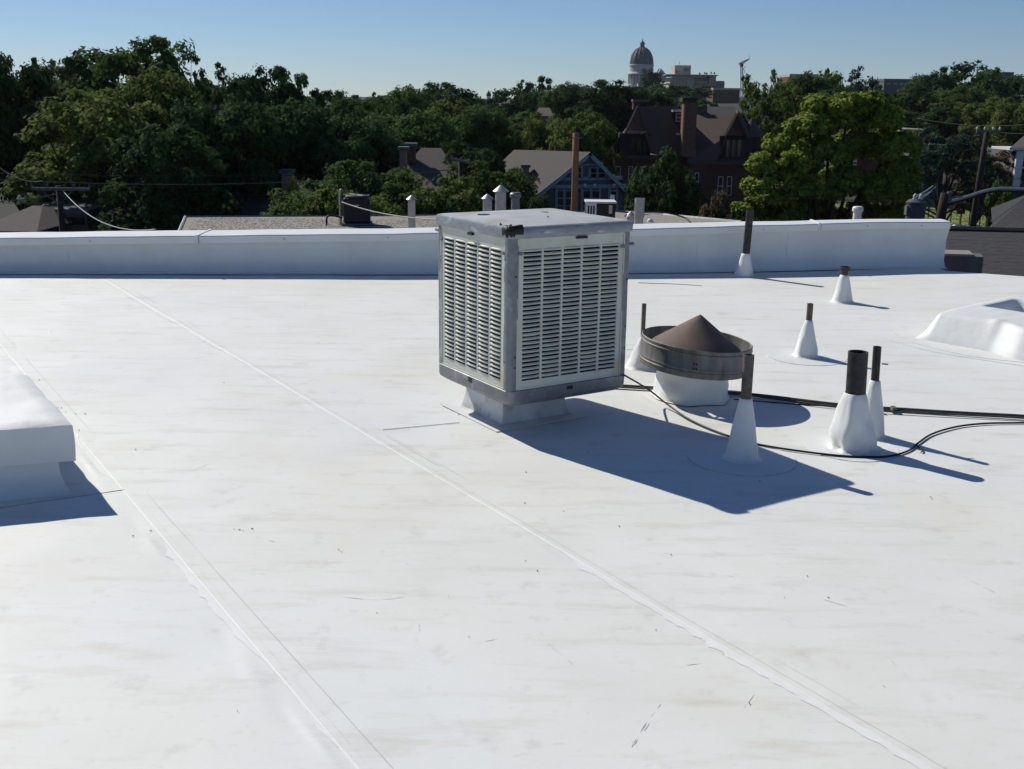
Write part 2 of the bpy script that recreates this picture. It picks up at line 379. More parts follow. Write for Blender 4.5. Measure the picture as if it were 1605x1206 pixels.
o = b.prism(poly, (0,0,GZ+.281)).build('apartment_building', M_TAN); tag(o, 'tan walls of the building under the white membrane roof', 'building')

# parapet wall with coping
def parapet():
    root = thing('parapet_wall', (0,0,0), 'low white membrane covered parapet wall along the far edge of the white roof', 'parapet')
    xs_px = [-330, 0, 150, 315, 480, 680, 830, 1000, 1120, 1276, 1400, 1468]
    topf = interp
    TOP = [(-330, 376), (0, 372), (315, 368.5), (680, 364.5), (1000, 357.5), (1120, 354.3), (1276, 349.6), (1400, 346), (1476, 343.6)]
    BASE = [(-330, 427), (0, 427), (680, 428), (1120, 425), (1470, 417)]
    st = []
    N_ = 90
    for i in range(N_+1):
        px = lerp(-330, 1470, i/N_); g = onz(px, interp(BASE, px)); t = at(px, interp(TOP, px), g.y)
        wob = .006*noise.noise(Vector((i*.37, 0, 0)))
        st.append((g.x, g.y, t.z+wob, px))
    sm = []
    # smooth the plan so that the run reads as one wall
    for i, s_ in enumerate(st):
        a = st[max(0, i-6):i+7]; sm.append((s_[0], sum(q[1] for q in a)/len(a), sum(q[2] for q in a)/len(a), s_[3]))
    st = sm
    face = MB(); v = []; K = 9
    for i, (x, y, z, px) in enumerate(st):
        for k in range(K+1):
            t = k/K; cant = .10*max(0, 1-t*3.2)**1.6
            bulge = .010*noise.noise(Vector((x*1.3, t*1.5, 4.)))*(math.sin(t*PI)) + .004*noise.noise(Vector((x*6, t*4, 1)))
            xe = 0
            if i >= N_-4: xe = .05*((i-(N_-4))/4)*(t**3)
            v.append((x+xe, y - .02 - cant + bulge, lerp(.006, z-.05, t)))
    face.add(v, [(i*(K+1)+k, (i+1)*(K+1)+k, (i+1)*(K+1)+k+1, i*(K+1)+k+1) for i in range(N_) for k in range(K)])
    face.build('wall_face', M_WHITE, root, smooth=True)
    # end return and outer face
    x, y, z, _ = st[-1]
    e = MB(); e.obox((x, y-.02, .006), (.012,0,0), (0,.42,0), (0,0,z-.06)); e.build('end_flashing', M_WHITE, root)
    ob = MB(); v = []
    for x, y, z, _ in st: v += [(x, y+.36, GZ), (x, y+.36, z-.06)]
    ob.add(v, [(2*i, 2*i+1, 2*i+3, 2*i+2) for i in range(N_)]); ob.build('outer_face', M_TAN, root)
    # coping lengths
    breaks = [-330, 315, 1276, 1472]
    for a, c in zip(breaks, breaks[1:]):
        def stat(px):
            for q0, q1 in zip(st, st[1:]):
                if q0[3] <= px <= q1[3]: t = (px-q0[3])/(q1[3]-q0[3]); return tuple(lerp(u_, w_, t) for u_, w_ in zip(q0, q1))
            return tuple(p1+(p1-p0)*(px-st[-1][3])/(st[-1][3]-st[-2][3]) for p0, p1 in zip(st[-2], st[-1]))
        seg = [stat(a)] + [s_ for s_ in st if a+1 < s_[3] < c-1] + [stat(c)]
        v = []; 
        for j, (x, y, z, px) in enumerate(seg):
            wd = lerp(.50, .30, sstep(900, 1400, px)); th = .082
            dz = .008*noise.noise(Vector((x*1.7, 2, 0))) ; dy = .008*noise.noise(Vector((x*1.1, 7, 0)))
            sec = [(-.055, -th), (-.062, -.012), (-.050, 0), (wd*.5, .004), (wd-.03, 0), (wd, -.012), (wd, -th)]
            for q, (yy, zz) in enumerate(sec):
                drop = .03*sstep(900, 1400, px)*(yy/.4)
                v.append((x, y+yy+dy-.02, z+zz+dz*(1 if q > 0 else .5)-drop*0))
        n = 7
        MB().add(v, [(j*n+q, (j+1)*n+q, (j+1)*n+q+1, j*n+q+1) for j in range(len(seg)-1) for q in range(n-1)]+[tuple(range(n)), tuple((len(seg)-1)*n+q for q in range(n))[::-1]]).build('coping', M_COPE, root)
        if a > 0:
            x, y, z, px = seg[0]; k = MB(); k.box(x-.012, x+.014, y-.086, y+lerp(.50, .30, sstep(900, 1400, px))-.02, z-.090, z+.009); k.build('coping_joint', M_WHITE, root)
            k = MB(); k.box(x+.0145, x+.021, y-.087, y-.06, z-.088, z-.01); k.build('joint_gap', M_CAULK, root)
    # fasteners on the coping face
    proto = None
    for px in (158, 455, 615, 870, 1185, 1352, 1430):
        s_ = min(st, key=lambda q: abs(q[3]-px)); x, y, z, _ = s_
        if proto is None:
            proto = MB().lathe([(0,.003),(.006,.002),(.008,0)], 8).mesh('screw_head', M_CAULK)
        o = bpy.data.objects.new('screw_head', proto); C.objects.link(o); o.parent = root; o.location = (x, y-.086, z-.045); o.rotation_euler = (PI/2,0,0)
    for px in (112, 560, 745, 1095, 1230):
        s_ = min(st, key=lambda q: abs(q[3]-px)); x, y, z, _ = s_
        MB().obox((x, y-.033, .06), (.006, 0, 0), (0, .03, 0), (.004, .012, z-.17)).build('wall_lap', M_SMEAR, root)
    # bunched flashing at the foot of the wall
    ft = MB(); v = []; 
    for i, (x, y, z, px) in enumerate(st):
        for k in range(4):
            t = k/3; v.append((x, y-.10-.10*t, .012+.012*(1-t)*(1+1.2*noise.noise(Vector((x*2.4, k, 3))))))
    ft.add(v, [(i*4+k, (i+1)*4+k, (i+1)*4+k+1, i*4+k+1) for i in range(N_) for k in range(3)]).build('base_flashing', M_WHITE, root, smooth=True)
parapet()

# ------------------------------------------------------------------ evaporative cooler
YAW = .5638
def cooler():
    SZ = .84; Z0 = .189; H = 1.01; hs = SZ/2
    N0 = Vector((-.022, 5.797, 0)); e1 = Vector((-math.sin(YAW), math.cos(YAW), 0)); e2 = Vector((math.cos(YAW), math.sin(YAW), 0))
    cen = N0 + (e1+e2)*hs
    root = thing('evaporative_cooler', (cen.x, cen.y, 0), 'square weathered metal swamp cooler with pale louvred side panels standing on white roof', 'swamp cooler', rz=YAW)
    # local frame: -y face looks right of the camera (right panel), -x face is the left panel
    # tray
    def rrect(s, r, z, n=5):
        pts = []
        for cx, cy, a0 in ((s-r, s-r, 0), (-s+r, s-r, PI/2), (-s+r, -s+r, PI), (s-r, -s+r, 1.5*PI)):
            for i in range(n+1):
                a = a0 + PI/2*i/n; pts.append((cx+r*math.cos(a), cy+r*math.sin(a), z))
        return pts
    def shell(secs, name, m, cap0=True, cap1=True, bumpy=0.):
        v = []
        for s_, r_, z_ in secs:
            for p_ in rrect(s_, r_, z_):
                d = bumpy*noise.noise(Vector(p_)*9); v.append((p_[0]*(1+d), p_[1]*(1+d), p_[2]))
        n = 24; f = [(k*n+i, k*n+(i+1)%n, (k+1)*n+(i+1)%n, (k+1)*n+i) for k in range(len(secs)-1) for i in range(n)]
        if cap0: f.append(tuple(range(n))[::-1])
        if cap1: f.append(tuple((len(secs)-1)*n+i for i in range(n)))
        return MB().add(v, f).build(name, m, root, smooth=True, angle=.7)
    shell([(hs-.055,.05,Z0),(hs-.03,.05,Z0+.004),(hs-.006,.05,Z0+.022),(hs,.05,Z0+.04),(hs,.045,Z0+.095),(hs-.008,.04,Z0+.1)], 'water_tray', M_GALV, bumpy=.004)
    shell([(hs-.004,.035,Z0+H-.064),(hs+.006,.035,Z0+H-.062),(hs+.008,.035,Z0+H-.02),(hs+.002,.035,Z0+H-.006),(hs-.012,.035,Z0+H-.001)], 'lid_rim', M_RIM, cap1=False, bumpy=.003)
    # lid top with shallow dents
    n = 24; v = []; 
    for j in range(n+1):
        for i in range(n+1):
            x = lerp(-1, 1, i/n); y = lerp(-1, 1, j/n); r = max(abs(x), abs(y)); cr = .035/hs
            X, Y = x*(hs-.012), y*(hs-.012)
            if abs(x) > 1-cr and abs(y) > 1-cr:
                qx, qy = (abs(x)-(1-cr))/cr, (abs(y)-(1-cr))/cr; q = math.hypot(qx, qy)
                if q > 1: X = math.copysign(((1-cr)+qx/q*cr), x)*(hs-.012); Y = math.copysign(((1-cr)+qy/q*cr), y)*(hs-.012)
            z = Z0+H-.001 + .010*(1-r**2) + .004*noise.noise(Vector((x*2, y*2, 0)))*(1-r)
            v.append((X, Y, z))
    MB().add(v, [(j*(n+1)+i, j*(n+1)+i+1, (j+1)*(n+1)+i+1, (j+1)*(n+1)+i) for j in range(n) for i in range(n)]).build('lid_top', M_LID, root, smooth=True)
    # tar blobs and patches on the lid
    t = MB()
    def blob(mb, x, y, z, r, h, seed):
        k = 14; ring = [(x+r*(1+.35*noise.noise(Vector((math.cos(a)*1.5, math.sin(a)*1.5, seed))))*math.cos(a), y+r*(1+.35*noise.noise(Vector((math.cos(a)*1.5+5, math.sin(a)*1.5, seed))))*math.sin(a), z) for a in [2*PI*i/k for i in range(k)]]
        mb.add(ring+[(x, y, z+h)], [(i, (i+1)%k, k) for i in range(k)])
    blob(t, -hs+.20, -hs+.60, Z0+H+.0065, .045, .003, 1); t.build('sealant_spot', M_TAR, root); t = MB(); blob(t, hs-.25, hs-.28, Z0+H+.0068, .035, .003, 2); t.build('sealant_spot', M_TAR, root); t = MB()
    blob(t, .02, -.13, Z0+H+.0105, .008, .006, 3)
    t.build('sealant_spot', M_TAR, root)
    # folded sealant over the near lid corner
    k = 12; vs = []; fs = []
    cx = -hs+.035; rr = .035+.014
    prof = [(rr-.045, .004), (rr-.012, .006), (rr, -.006), (rr+.001, -.030), (rr-.001, -.050)]
    for q, (r_, dz) in enumerate(prof):
        for i in range(k+1):
            a = PI + PI/2*(i/k); jag = .026*noise.noise(Vector((i*1.7, q*1.3, 2)))*(1 if q in (0, 4) else .3)
            ext = .018 if i in (0,) else (.012 if i == k else 0)
            px_, py_ = cx + (r_)*math.cos(a), cx + (r_)*math.sin(a)
            if i == 0: py_ += .022
            if i == k: px_ += .045
            vs.append((px_, py_, Z0+H+dz+jag))
    fs = [(q*(k+1)+i, (q+1)*(k+1)+i, (q+1)*(k+1)+i+1, q*(k+1)+i+1) for q in range(len(prof)-1) for i in range(k)]
    MB().add(vs, [f_ for f_ in fs]).build('corner_sealant', M_TAR, root, smooth=True)
    t = MB(); blob(t, -hs+.02, -hs+.13, Z0+H+.001, .010, .012, 4); t.build('sealant_lump', M_TAR, root)
    # corner posts: formed sheet, curved outside
    pz0, pz1 = Z0+.094, Z0+H-.060
    for sx, sy in ((-1,-1),(1,-1),(1,1),(-1,1)):
        sec = []
        r = .034; wdt = .062; hh = hs-.004
        sec.append((hh-wdt, hh-.012)); sec.append((hh-wdt+.004, hh)); 
        for i in range(7):
            a = PI/2 - PI/2*i/6; sec.append((hh-r+r*math.cos(a), hh-r+r*math.sin(a)))
        sec.append((hh, hh-wdt+.004)); sec.append((hh-.012, hh-wdt))
        v = []; nz = 8
        for j in range(nz+1):
            z = lerp(pz0, pz1, j/nz)
            for (a_, b_) in sec:
                d = .0015*noise.noise(Vector((a_*20, b_*20+sx, z*7+sy))); v.append((sx*(a_+d), sy*(b_+d), z))
        n = len(sec); f = [(j*n+i, j*n+i+1, (j+1)*n+i+1, (j+1)*n+i) for j in range(nz) for i in range(n-1)]
        if sx*sy > 0: f = [q[::-1] for q in f]
        MB().add(v, f).build('corner_post', M_GALV, root, smooth=True, angle=.8)
    # rivet holes on the near post
    hole = MB().lathe([(0,.0012),(.004,.001),(.0055,0)], 8).mesh('screw', M_TAR)
    def screw(x, y, z, face):
        o = bpy.data.objects.new('screw', hole); C.objects.link(o); o.parent = root; o.location = (x, y, z)
        o.rotation_euler = (PI/2, 0, 0) if face == 'y' else (0, -PI/2, 0)
    for z in (.42, .48, .93): screw(-hs+.045, -hs+.0015, z, 'y')
    for z in (.45, 1.02): screw(-hs+.0015, -hs+.05, z, 'x')
    for z in (.45, .58, .86): screw(hs-.03, -hs+.0015, z, 'y')
    # dark core
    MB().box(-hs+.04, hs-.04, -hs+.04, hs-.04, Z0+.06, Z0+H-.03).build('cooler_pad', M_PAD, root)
    # louvred panels
    PW = SZ-.118; PH = pz1-pz0-.018; rows, cols = 30, 5
    mx, my0, my1 = .036, .045, .055      # margins
    gap = .013; cw = (PW-2*mx-(cols-1)*gap)/cols; rh = (PH-my0-my1)/rows
    def slatv(w_, sag=0):
        # pressed louvre: springs from the sheet at its top, bows out and hangs over the slot below
        s = []
        for k in range(7):
            x = -w_/2 + w_*k/6; e = 1-(abs(2*k/6-1))**4
            s += [(x, .001, rh*.5), (x, -.004-.004*e, rh*.29), (x, -.004-.008*e, rh*.0), (x, -.002-.006*e, -rh*.05)]
        f = [(k*4+q, k*4+q+1, (k+1)*4+q+1, (k+1)*4+q)[::-1] for k in range(6) for q in range(3)]
        return s, f
    sv, sf = slatv(cw)
    slat_mesh = MB().add(sv, sf).mesh('louvre', M_PANEL, smooth=True)
    faces = [('near', 0., True), ('left', -PI/2, True), ('back', PI, False), ('far', PI/2, False)]
    for nm, rz, seen in faces:
        fr = MB(); y0, y1 = -.004, .006
        x0, x1 = -PW/2, PW/2; zz0, zz1 = 0, PH
        fr.box(x0, x0+mx, y0, y1, zz0, zz1); fr.box(x1-mx, x1, y0, y1, zz0, zz1)
        fr.box(x0+mx, x1-mx, y0, y1, zz0, my0); fr.box(x0+mx, x1-mx, y0, y1, zz1-my1, zz1)
        for c in range(1, cols):
            xa = x0+mx+c*cw+(c-1)*gap; fr.box(xa, xa+gap, y0, y1, my0, zz1-my1)
        # rolled lip round the sheet
        for bx in ((x0-.004, x0+.004, -.008, y1, zz0, zz1), (x1-.004, x1+.004, -.008, y1, zz0, zz1), (x0, x1, -.008, y1, zz0-.004, zz0+.004), (x0, x1, -.008, y1, zz1-.004, zz1+.004)):
            fr.box(*bx)
        po = fr.build('louvred_panel', M_PANEL, root)
        tilt = 0
        d = hs-.012
        po.rotation_euler = (0, 0, rz)
        off = Vector((0, -d, 0)); off.rotate(Matrix.Rotation(rz, 3, 'Z')); po.location = (off.x, off.y, pz0+.009)
        if nm == 'near': po['label'] = 'shaded louvred panel with yellow mineral stains near its top'
        if nm == 'left': po['label'] = 'louvred panel catching the low sun'
        al = MB()
        for c in range(cols):
            for r_ in range(rows):
                x = x0+mx+cw/2+c*(cw+gap); z = my0+rh*(r_+.5)
                if seen:
                    o = bpy.data.objects.new('louvre', slat_mesh); C.objects.link(o); o.parent = po; o.location = (x, 0, z)
                    o.rotation_euler = (random.uniform(-.17, .17), random.uniform(-.012, .012), 0)
                else: al.add([(p_[0]+x, p_[1], p_[2]+z) for p_ in sv], sf)
        if not seen: tag(al.build('louvre', M_PANEL, po, smooth=True), kind='stuff')
        # turn clips at the upper corners
        for sx in (-1, 1):
            MB().box(sx*(PW/2-.012)-.014, sx*(PW/2-.012)+.014, -.016, -.0085, PH-my1*1.55, PH-my1*1.25).build('clip', M_GALV, po, bevel=.002)
    # slots in the tray rim below each panel and tabs under the lid
    MB().box(-.02, .02, -hs-.003, -hs+.01, Z0+.062, Z0+.082).build('latch_slot', M_TAR, root)
    MB().box(-hs-.003, -hs+.01, -.02, .02, Z0+.062, Z0+.092).build('latch_slot', M_TAR, root)
    MB().box(.02, .09, -hs-.0105, -hs+.01, Z0+H-.083, Z0+H-.070).build('lid_tab', M_TAR, root)
    MB().box(-hs-.0105, -hs+.01, -.03, .02, Z0+H-.083, Z0+H-.070).build('lid_tab', M_TAR, root)
    # brackets standing off both outer posts
    MB().tube([(hs-.01, -hs+.03, Z0+H-.14), (hs+.028, -hs+.03, Z0+H-.14)], .010, 8).build('bolt', M_GALV, root)
    MB().tube([(-hs+.02, hs-.01, Z0+H-.10), (-hs+.02, hs+.03, Z0+H-.10)], .010, 8).build('bolt', M_GALV, root)
    MB().box(hs-.004, hs+.022, -hs+.06, -hs+.09, Z0+.07, Z0+.115).build('cable_gland', M_TAR, root, bevel=.003)
    return root
cooler()
def curb():
    c = Vector((.018, 6.424, 0))
    root = thing('roof_curb', c, 'white wrapped curb holding up the swamp cooler', 'curb', rz=YAW)
    b = MB(); v = []; n = 20
    for k, (s, z) in enumerate(((.262,.007),(.244,.014),(.232,.04),(.222,.10),(.215,.186))):
        for side in range(4):
            for i in range(n//4):
                t = -1+2*i/(n//4); x, y = [(t, -1), (1, t), (-t, 1), (-1, -t)][side]
                d = .007*noise.noise(Vector((x*3, y*3, z*14)))*(1 if k in (1,2,3) else .2); v.append((x*s+d, y*s+d, z))
    b.add(v, [(k*n+i, k*n+(i+1)%n, (k+1)*n+(i+1)%n, (k+1)*n+i) for k in range(4) for i in range(n)]).build('curb_flashing', M_GALVW, root, smooth=True, angle=.5)
    # lapped membrane skirt on the deck
    b = MB(); b.box(-.335,.335,-.335,.335,.004,.0075).build('flashing_skirt', M_WHITE, root)
curb()

# ------------------------------------------------------------------ pipes through the roof
def smooth_pts(P, k=8):
    out = []
    for i in range(len(P)-1):
        p0 = P[max(0,i-1)]; p1 = P[i]; p2 = P[i+1]; p3 = P[min(len(P)-1,i+2)]
        for j in range(k):
            t = j/k; out.append(.5*((2*p1)+(p2-p0)*t+(2*p0-5*p1+4*p2-p3)*t*t+(3*p1-p0-3*p2+p3)*t**3))
    out.append(P[-1]); return out
def disc_edge(root, r, px_a, px_b, zo=.0125, wdt=.003):
    b = MB(); v = []; f = []; n = 60
    for i in range(n+1):
        a = lerp(px_a, px_b, i/n); rr = r*(1+.02*noise.noise(Vector((math.cos(a), math.sin(a), r))))
        for q in (rr, rr+wdt*(.4+abs(noise.noise(Vector((i*.31, r*9, 0)))*1.4))): v.append((q*math.cos(a), q*math.sin(a), zo+roof_z(root.location.x+q*math.cos(a), root.location.y+q*math.sin(a))-root.location.z+.0022))
        if i: k = len(v); f.append((k-4, k-3, k-1, k-2))
    return b.add(v, f).build('caulk_line', M_CAULK, root)
def pipe(name, x, y, r0, r1, hb, rp, hp, m, label, cat='vent pipe', rough=.0, disc=0., seed=0, lean=(0,0), pleats=0, open_top=True, cap=None, bulge=0., arc=(3.3, 6.1)):
    z_ = roof_z(x, y)+.0022; root = thing(name, (x, y, z_), label, cat, 'pipes rising through the white roof')
    n = 40
    def wob(a, z):
        t = z/hb
        return (rough+.05)*(1-t*.6)*noise.noise(Vector((math.cos(a)*1.6+seed, math.sin(a)*1.6, t*2.6+seed))) + (.035+pleats*.02)*max(0, math.sin(a*2.5+seed*2+t*.7))**3*(1-t)*(.3+t) - .02*math.exp(-((t-.12)/.1)**2)*abs(noise.noise(Vector((math.cos(a)*2.2, math.sin(a)*2.2, seed))))
    prof = [(r0*1.25, -.004), (r0*1.2, .003), (r0*1.06, .009), (r0, .026)]
    for i in range(1, 9):
        t = i/8; prof.append((lerp(r0, r1, t**(1-bulge)) , .028+(hb-.028)*t))
    prof.append((rp*1.02, hb+.004))
    b = MB().lathe(prof, n, wob=wob)
    b.v = [(p[0]+lean[0]*p[2], p[1]+lean[1]*p[2], p[2]) for p in b.v]
    b.build('pipe_boot', M_WHITE, root, smooth=True)
    pb = MB(); pr = [(rp, hb-.02), (rp, hp), (rp*.82, hp), (rp*.82, hp-.12)] if open_top else [(rp, hb-.02), (rp, hp-.004), (rp*.9, hp), (0.0005, hp+.002)]
    pb.lathe(pr, 20, wob=lambda a, z: .02*noise.noise(Vector((a, z*8, seed))))
    pb.v = [(p[0]+lean[0]*p[2], p[1]+lean[1]*p[2], p[2]) for p in pb.v]
    pb.build('pipe', m, root, smooth=True, angle=.7)
    if open_top: 
        db = MB().lathe([(0.0005, hp-.06), (rp*.82, hp-.06)], 16); db.v = [(p[0]+lean[0]*p[2], p[1]+lean[1]*p[2], p[2]) for p in db.v]; db.build('pipe_bore', M_TAR, root)
    if cap: MB().lathe(cap, 16).build('pipe_cap', M_BLACK, root, smooth=True, angle=.6)
    if disc:
        db = MB().lathe([(disc, -.001), (disc, .0010), (disc*.6, .0014), (r0, .002)], 48, wob=lambda a, z: .015*noise.noise(Vector((math.cos(a), math.sin(a), seed))))
        db.v = [(p[0], p[1], p[2]+roof_z(x+p[0], y+p[1])+.0022-z_) for p in db.v]; db.build('flashing_disc', M_WHITE, root)
        disc_edge(root, disc*.995, arc[0], arc[1], .0026, .0042); disc_edge(root, r0*1.32, 3.4, 6.0, .0028, .0022)
    return root
pipe('vent_pipe', 1.245, 5.545, .088, .035, .335, .029, .575, M_PIPE, 'weathered iron pipe in a narrow white cone boot inside the cooler shadow', rough=.05, disc=.29, seed=1, arc=(3.0, 6.3), pleats=1)
pipe('vent_pipe', 1.905, 5.76, .120, .060, .315, .054, .55, M_BLACK, 'thick black open pipe in a wrinkled white boot beside the black cable', rough=.36, disc=.25, seed=2, bulge=-.5, lean=(-.03,0), arc=(3.6,5.9))
o = pipe('vent_pipe', 2.085, 5.99, .076, .030, .33, .023, .53, M_BLACK, 'slim dark pipe half hidden behind the thick black pipe', rough=.10, seed=3, lean=(-.03,0))
MB().tube([(.02, 0, .43), (.055, 0, .428)], .004, 6).build('bolt', M_BLACK, o)
pipe('vent_pipe', 2.235, 8.02, .088, .028, .275, .023, .405, M_BRONZE, 'short brown pipe in a white cone boot left of the low wrapped curb', rough=.10, disc=.30, seed=4, bulge=-.15, arc=(3.3,5.3))
pipe('vent_pipe', 3.205, 10.40, .095, .042, .262, .033, .29, M_BLACK, 'stubby white cone boot with a flared black cap near the far parapet', rough=.09, seed=5, cap=[(.034,.262),(.036,.295),(.052,.312),(.055,.34),(.045,.345),(.04,.32),(.0005,.315)])
pipe('vent_pipe', 2.565, 11.95, .100, .048, .25, .041, .73, M_BLACK, 'tall black pipe in a white boot at the foot of the parapet', rough=.04, seed=6, lean=(.03,0))
pipe('vent_pipe', .935, 7.60, .105, .020, .22, .016, .465, M_PIPE, 'thin grey pipe right behind the round rusty vent', rough=.12, seed=7)

# ------------------------------------------------------------------ round gravity vent
def roof_vent():
    cx, cy = 1.180, 6.83
    root = thing('roof_vent', (cx, cy, 0), 'wide round rusty roof vent with a pointed conical cap and white wrapped neck', 'roof vent')
    def wobn(a, z): return .15*noise.noise(Vector((math.cos(a)*1.7, math.sin(a)*1.7, z*9))) + .02*noise.noise(Vector((math.cos(a)*5, math.sin(a)*5, z*14)))
    MB().lathe([(.262,.008),(.246,.016),(.238,.04),(.236,.08),(.236,.12),(.233,.17),(.232,.22),(.225,.27)], 64, wob=wobn).build('vent_neck', M_WHITE, root, smooth=True)
    tilt = Matrix.Rotation(math.radians(4.6), 4, (Vector((0,1,0)))) @ Matrix.Rotation(math.radians(1.0), 4, 'X')
    def tl(b, z0=.25):
        out = []
        for p in b.v:
            q = tilt @ (Vector(p)-Vector((0,0,z0))); out.append((q.x, q.y, q.z+z0))
        b.v = out; return b
    def ov(a, z): return .012*math.cos(2*a+1) + .004*noise.noise(Vector((math.cos(a)*4, math.sin(a)*4, z*9)))
    R_ = .352
    b = MB().lathe([(R_-.004,.205),(R_,.207),(R_,.232),(R_+.004,.236),(R_+.004,.242),(R_,.246),(R_,.258),(R_+.003,.262),(R_,.267),(R_,.352),(R_+.004,.356),(R_,.362),(R_+.001,.382),(R_-.004,.386),(R_-.008,.382),(R_-.008,.215)], 72, wob=ov)
    tl(b).build('wind_band', M_OLDGALV, root, smooth=True, angle=.6)
    b = MB().lathe([(.283,.333),(.286,.340),(.276,.349),(.21,.397),(.14,.446),(.07,.497),(.02,.533),(.0005,.545)], 60, wob=lambda a, z: .012*noise.noise(Vector((math.cos(a)*3, math.sin(a)*3, z*6))))
    tl(b).build('conical_cap', M_RUST, root, smooth=True, angle=.6)
    b = MB()   # standing seam of the cone
    for a in (-1.25, .9, 2.6):
        c_, s_ = math.cos(a), math.sin(a); b.tube([(.262*c_,.262*s_,.352),(.14*c_,.14*s_,.440),(.02*c_,.02*s_,.530)], .0035, 5)
    tl(b).build('cap_seam', M_RUST, root)
    b = MB().lathe([(.225,.24),(.222,.30),(.20,.335)], 32); tl(b).build('throat', M_OLDGALV, root)
    for k in range(4):
        a = PI/4+k*PI/2; b = MB().tube([(.235*math.cos(a), .235*math.sin(a), .30), (.345*math.cos(a), .345*math.sin(a), .30)], .007, 6); tl(b).build('brace', M_OLDGALV, root)
    for k, a in enumerate((-1.75, -1.70)):
        for z in (.27, .30): 
            b = MB().lathe([(.0005,.003),(.005,.002),(.006,0)], 8)
            b.v = [((R_+.003)*math.cos(a)+p[0]*math.sin(a)*-1, (R_+.003)*math.sin(a)+p[0]*math.cos(a)-p[2], z+p[1]) for p in b.v]
            tl(b).build('rivet', M_TAR, root)
    disc_edge(root, .34, 3.3, 4.4)
roof_vent()

# ------------------------------------------------------------------ white roof hatch at the left
def hatch():
    z1, z0 = .352, .155
    A = onz(113, 661, z1); fx = Vector((.952, .306, 0)); bk = Vector((-.555, .832, 0))
    root = thing('roof_hatch', (A.x, A.y, 0), 'white membrane wrapped roof hatch with an overhanging flat lid at the left edge', 'roof hatch')
    fl = -fx*1.6; bl = bk*1.15
    # lid: softly draped box
    v = []; n = 34; m_ = 26
    def P(i, j):
        s, t = i/n, j/m_; q = fl*s + bl*t
        edge = min(s*1.6, 1.6-s*1.6, t*1.15, 1.15-t*1.15)
        z = z1 - .018*max(0, 1-edge/.035)**2 + .010*noise.noise(Vector((s*6, t*5, 0)))*min(1, edge/.1) + .004*noise.noise(Vector((s*17, t*13, 0)))
        wig = .012*noise.noise(Vector((t*5, 2, 0))) if i == 0 else 0
        wj = .008*noise.noise(Vector((s*6, 5, 0))) if j == 0 else 0
        return Vector((q.x+fx.x*wig+bk.x*wj, q.y+fx.y*wig+bk.y*wj, z))
    g = [[P(i, j) for j in range(m_+1)] for i in range(n+1)]
    v = [tuple(g[i][j]) for i in range(n+1) for j in range(m_+1)]
    f = [(i*(m_+1)+j, i*(m_+1)+j+1, (i+1)*(m_+1)+j+1, (i+1)*(m_+1)+j) for i in range(n) for j in range(m_)]
    MB().add(v, f).build('hatch_lid', M_WHITE, root, smooth=True)
    rim = [(i, 0) for i in range(n, -1, -1)] + [(0, j) for j in range(1, m_+1)] + [(i, m_) for i in range(1, n+1)] + [(n, j) for j in range(m_-1, 0, -1)]
    vv = []; c0 = fl*.5+bl*.5
    K = 5
    for a, (i, j) in enumerate(rim):
        p = g[i][j]; d = (Vector((p.x, p.y, 0))-Vector((c0.x, c0.y, 0))).normalized()
        for k in range(K+1):
            t = k/K; o_ = .006*math.sin(t*PI)+.006*noise.noise(Vector((a*.35, t*2, 0)))*math.sin(t*PI); vv.append((p.x+d.x*o_, p.y+d.y*o_, lerp(p.z, z0, t)))
    R = len(rim); ff = [(a*(K+1)+k, a*(K+1)+k+1, ((a+1)%R)*(K+1)+k+1, ((a+1)%R)*(K+1)+k) for a in range(R) for k in range(K)]
    MB().add(vv, ff).build('lid_skirt', M_WHITE, root, smooth=True, angle=.7)
    o0 = -fx*.0+bk*.0
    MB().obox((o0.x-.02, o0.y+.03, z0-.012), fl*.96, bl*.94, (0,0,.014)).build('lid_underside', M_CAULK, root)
    # base with flared flashing
    s0 = -fx*.075 + bk*.02; s1 = -fx*.02 - bk*.13
    b = MB(); v = []; K = 6
    def ring(t):
        e = .07*(1-t)**2.5
        a = s0 + fx*e*.6 - bk*e; c = a + fl*.92 ; d = c + bl*.8; h_ = a + bl*.8
        return [c, a, h_, d]
    rg = []
    for k in range(K+1):
        t = k/K; q = ring(t); z = lerp(-.004, z0-.004, t); pts = []
        for m2 in range(4):
            A_, B_ = q[m2], q[(m2+1)%4]
            for s in range(8):
                p_ = A_.lerp(B_, s/8); dn = .012*noise.noise(Vector((p_.x*5, p_.y*5, t*3)))*math.sin(t*PI); pts.append((p_.x+dn, p_.y-dn, z))
        rg += pts
    b.add(rg, [(k*32+i, k*32+(i+1)%32, (k+1)*32+(i+1)%32, (k+1)*32+i) for k in range(K) for i in range(32)]).build('hatch_base', M_WHITE, root, smooth=True, angle=.6)
    # lapped patch with an open seam line, on the deck beside it
    b = MB(); q = [(-1.90,-.10), (.235,.005)]
    a = onz(195, 768) - A; c = onz(-60, 805) - A; dd = Vector((-.3, .55, 0))
    if 0: b.add([(c.x, c.y, .0125), (a.x, a.y, .0125), (a.x+dd.x*.6, a.y+dd.y*.6, .0125), (c.x+dd.x, c.y+dd.y, .0125)], [(0,1,2,3)])
    b = MB(); b.tube([(lerp(c.x,a.x,i/30), lerp(c.y,a.y,i/30)+.003*noise.noise(Vector((i*.6,0,0))), roof_z(A.x+lerp(c.x,a.x,i/30), A.y+lerp(c.y,a.y,i/30))+.0015) for i in range(31)], .0016, 5).build('open_lap', M_CAULK, root)
hatch()

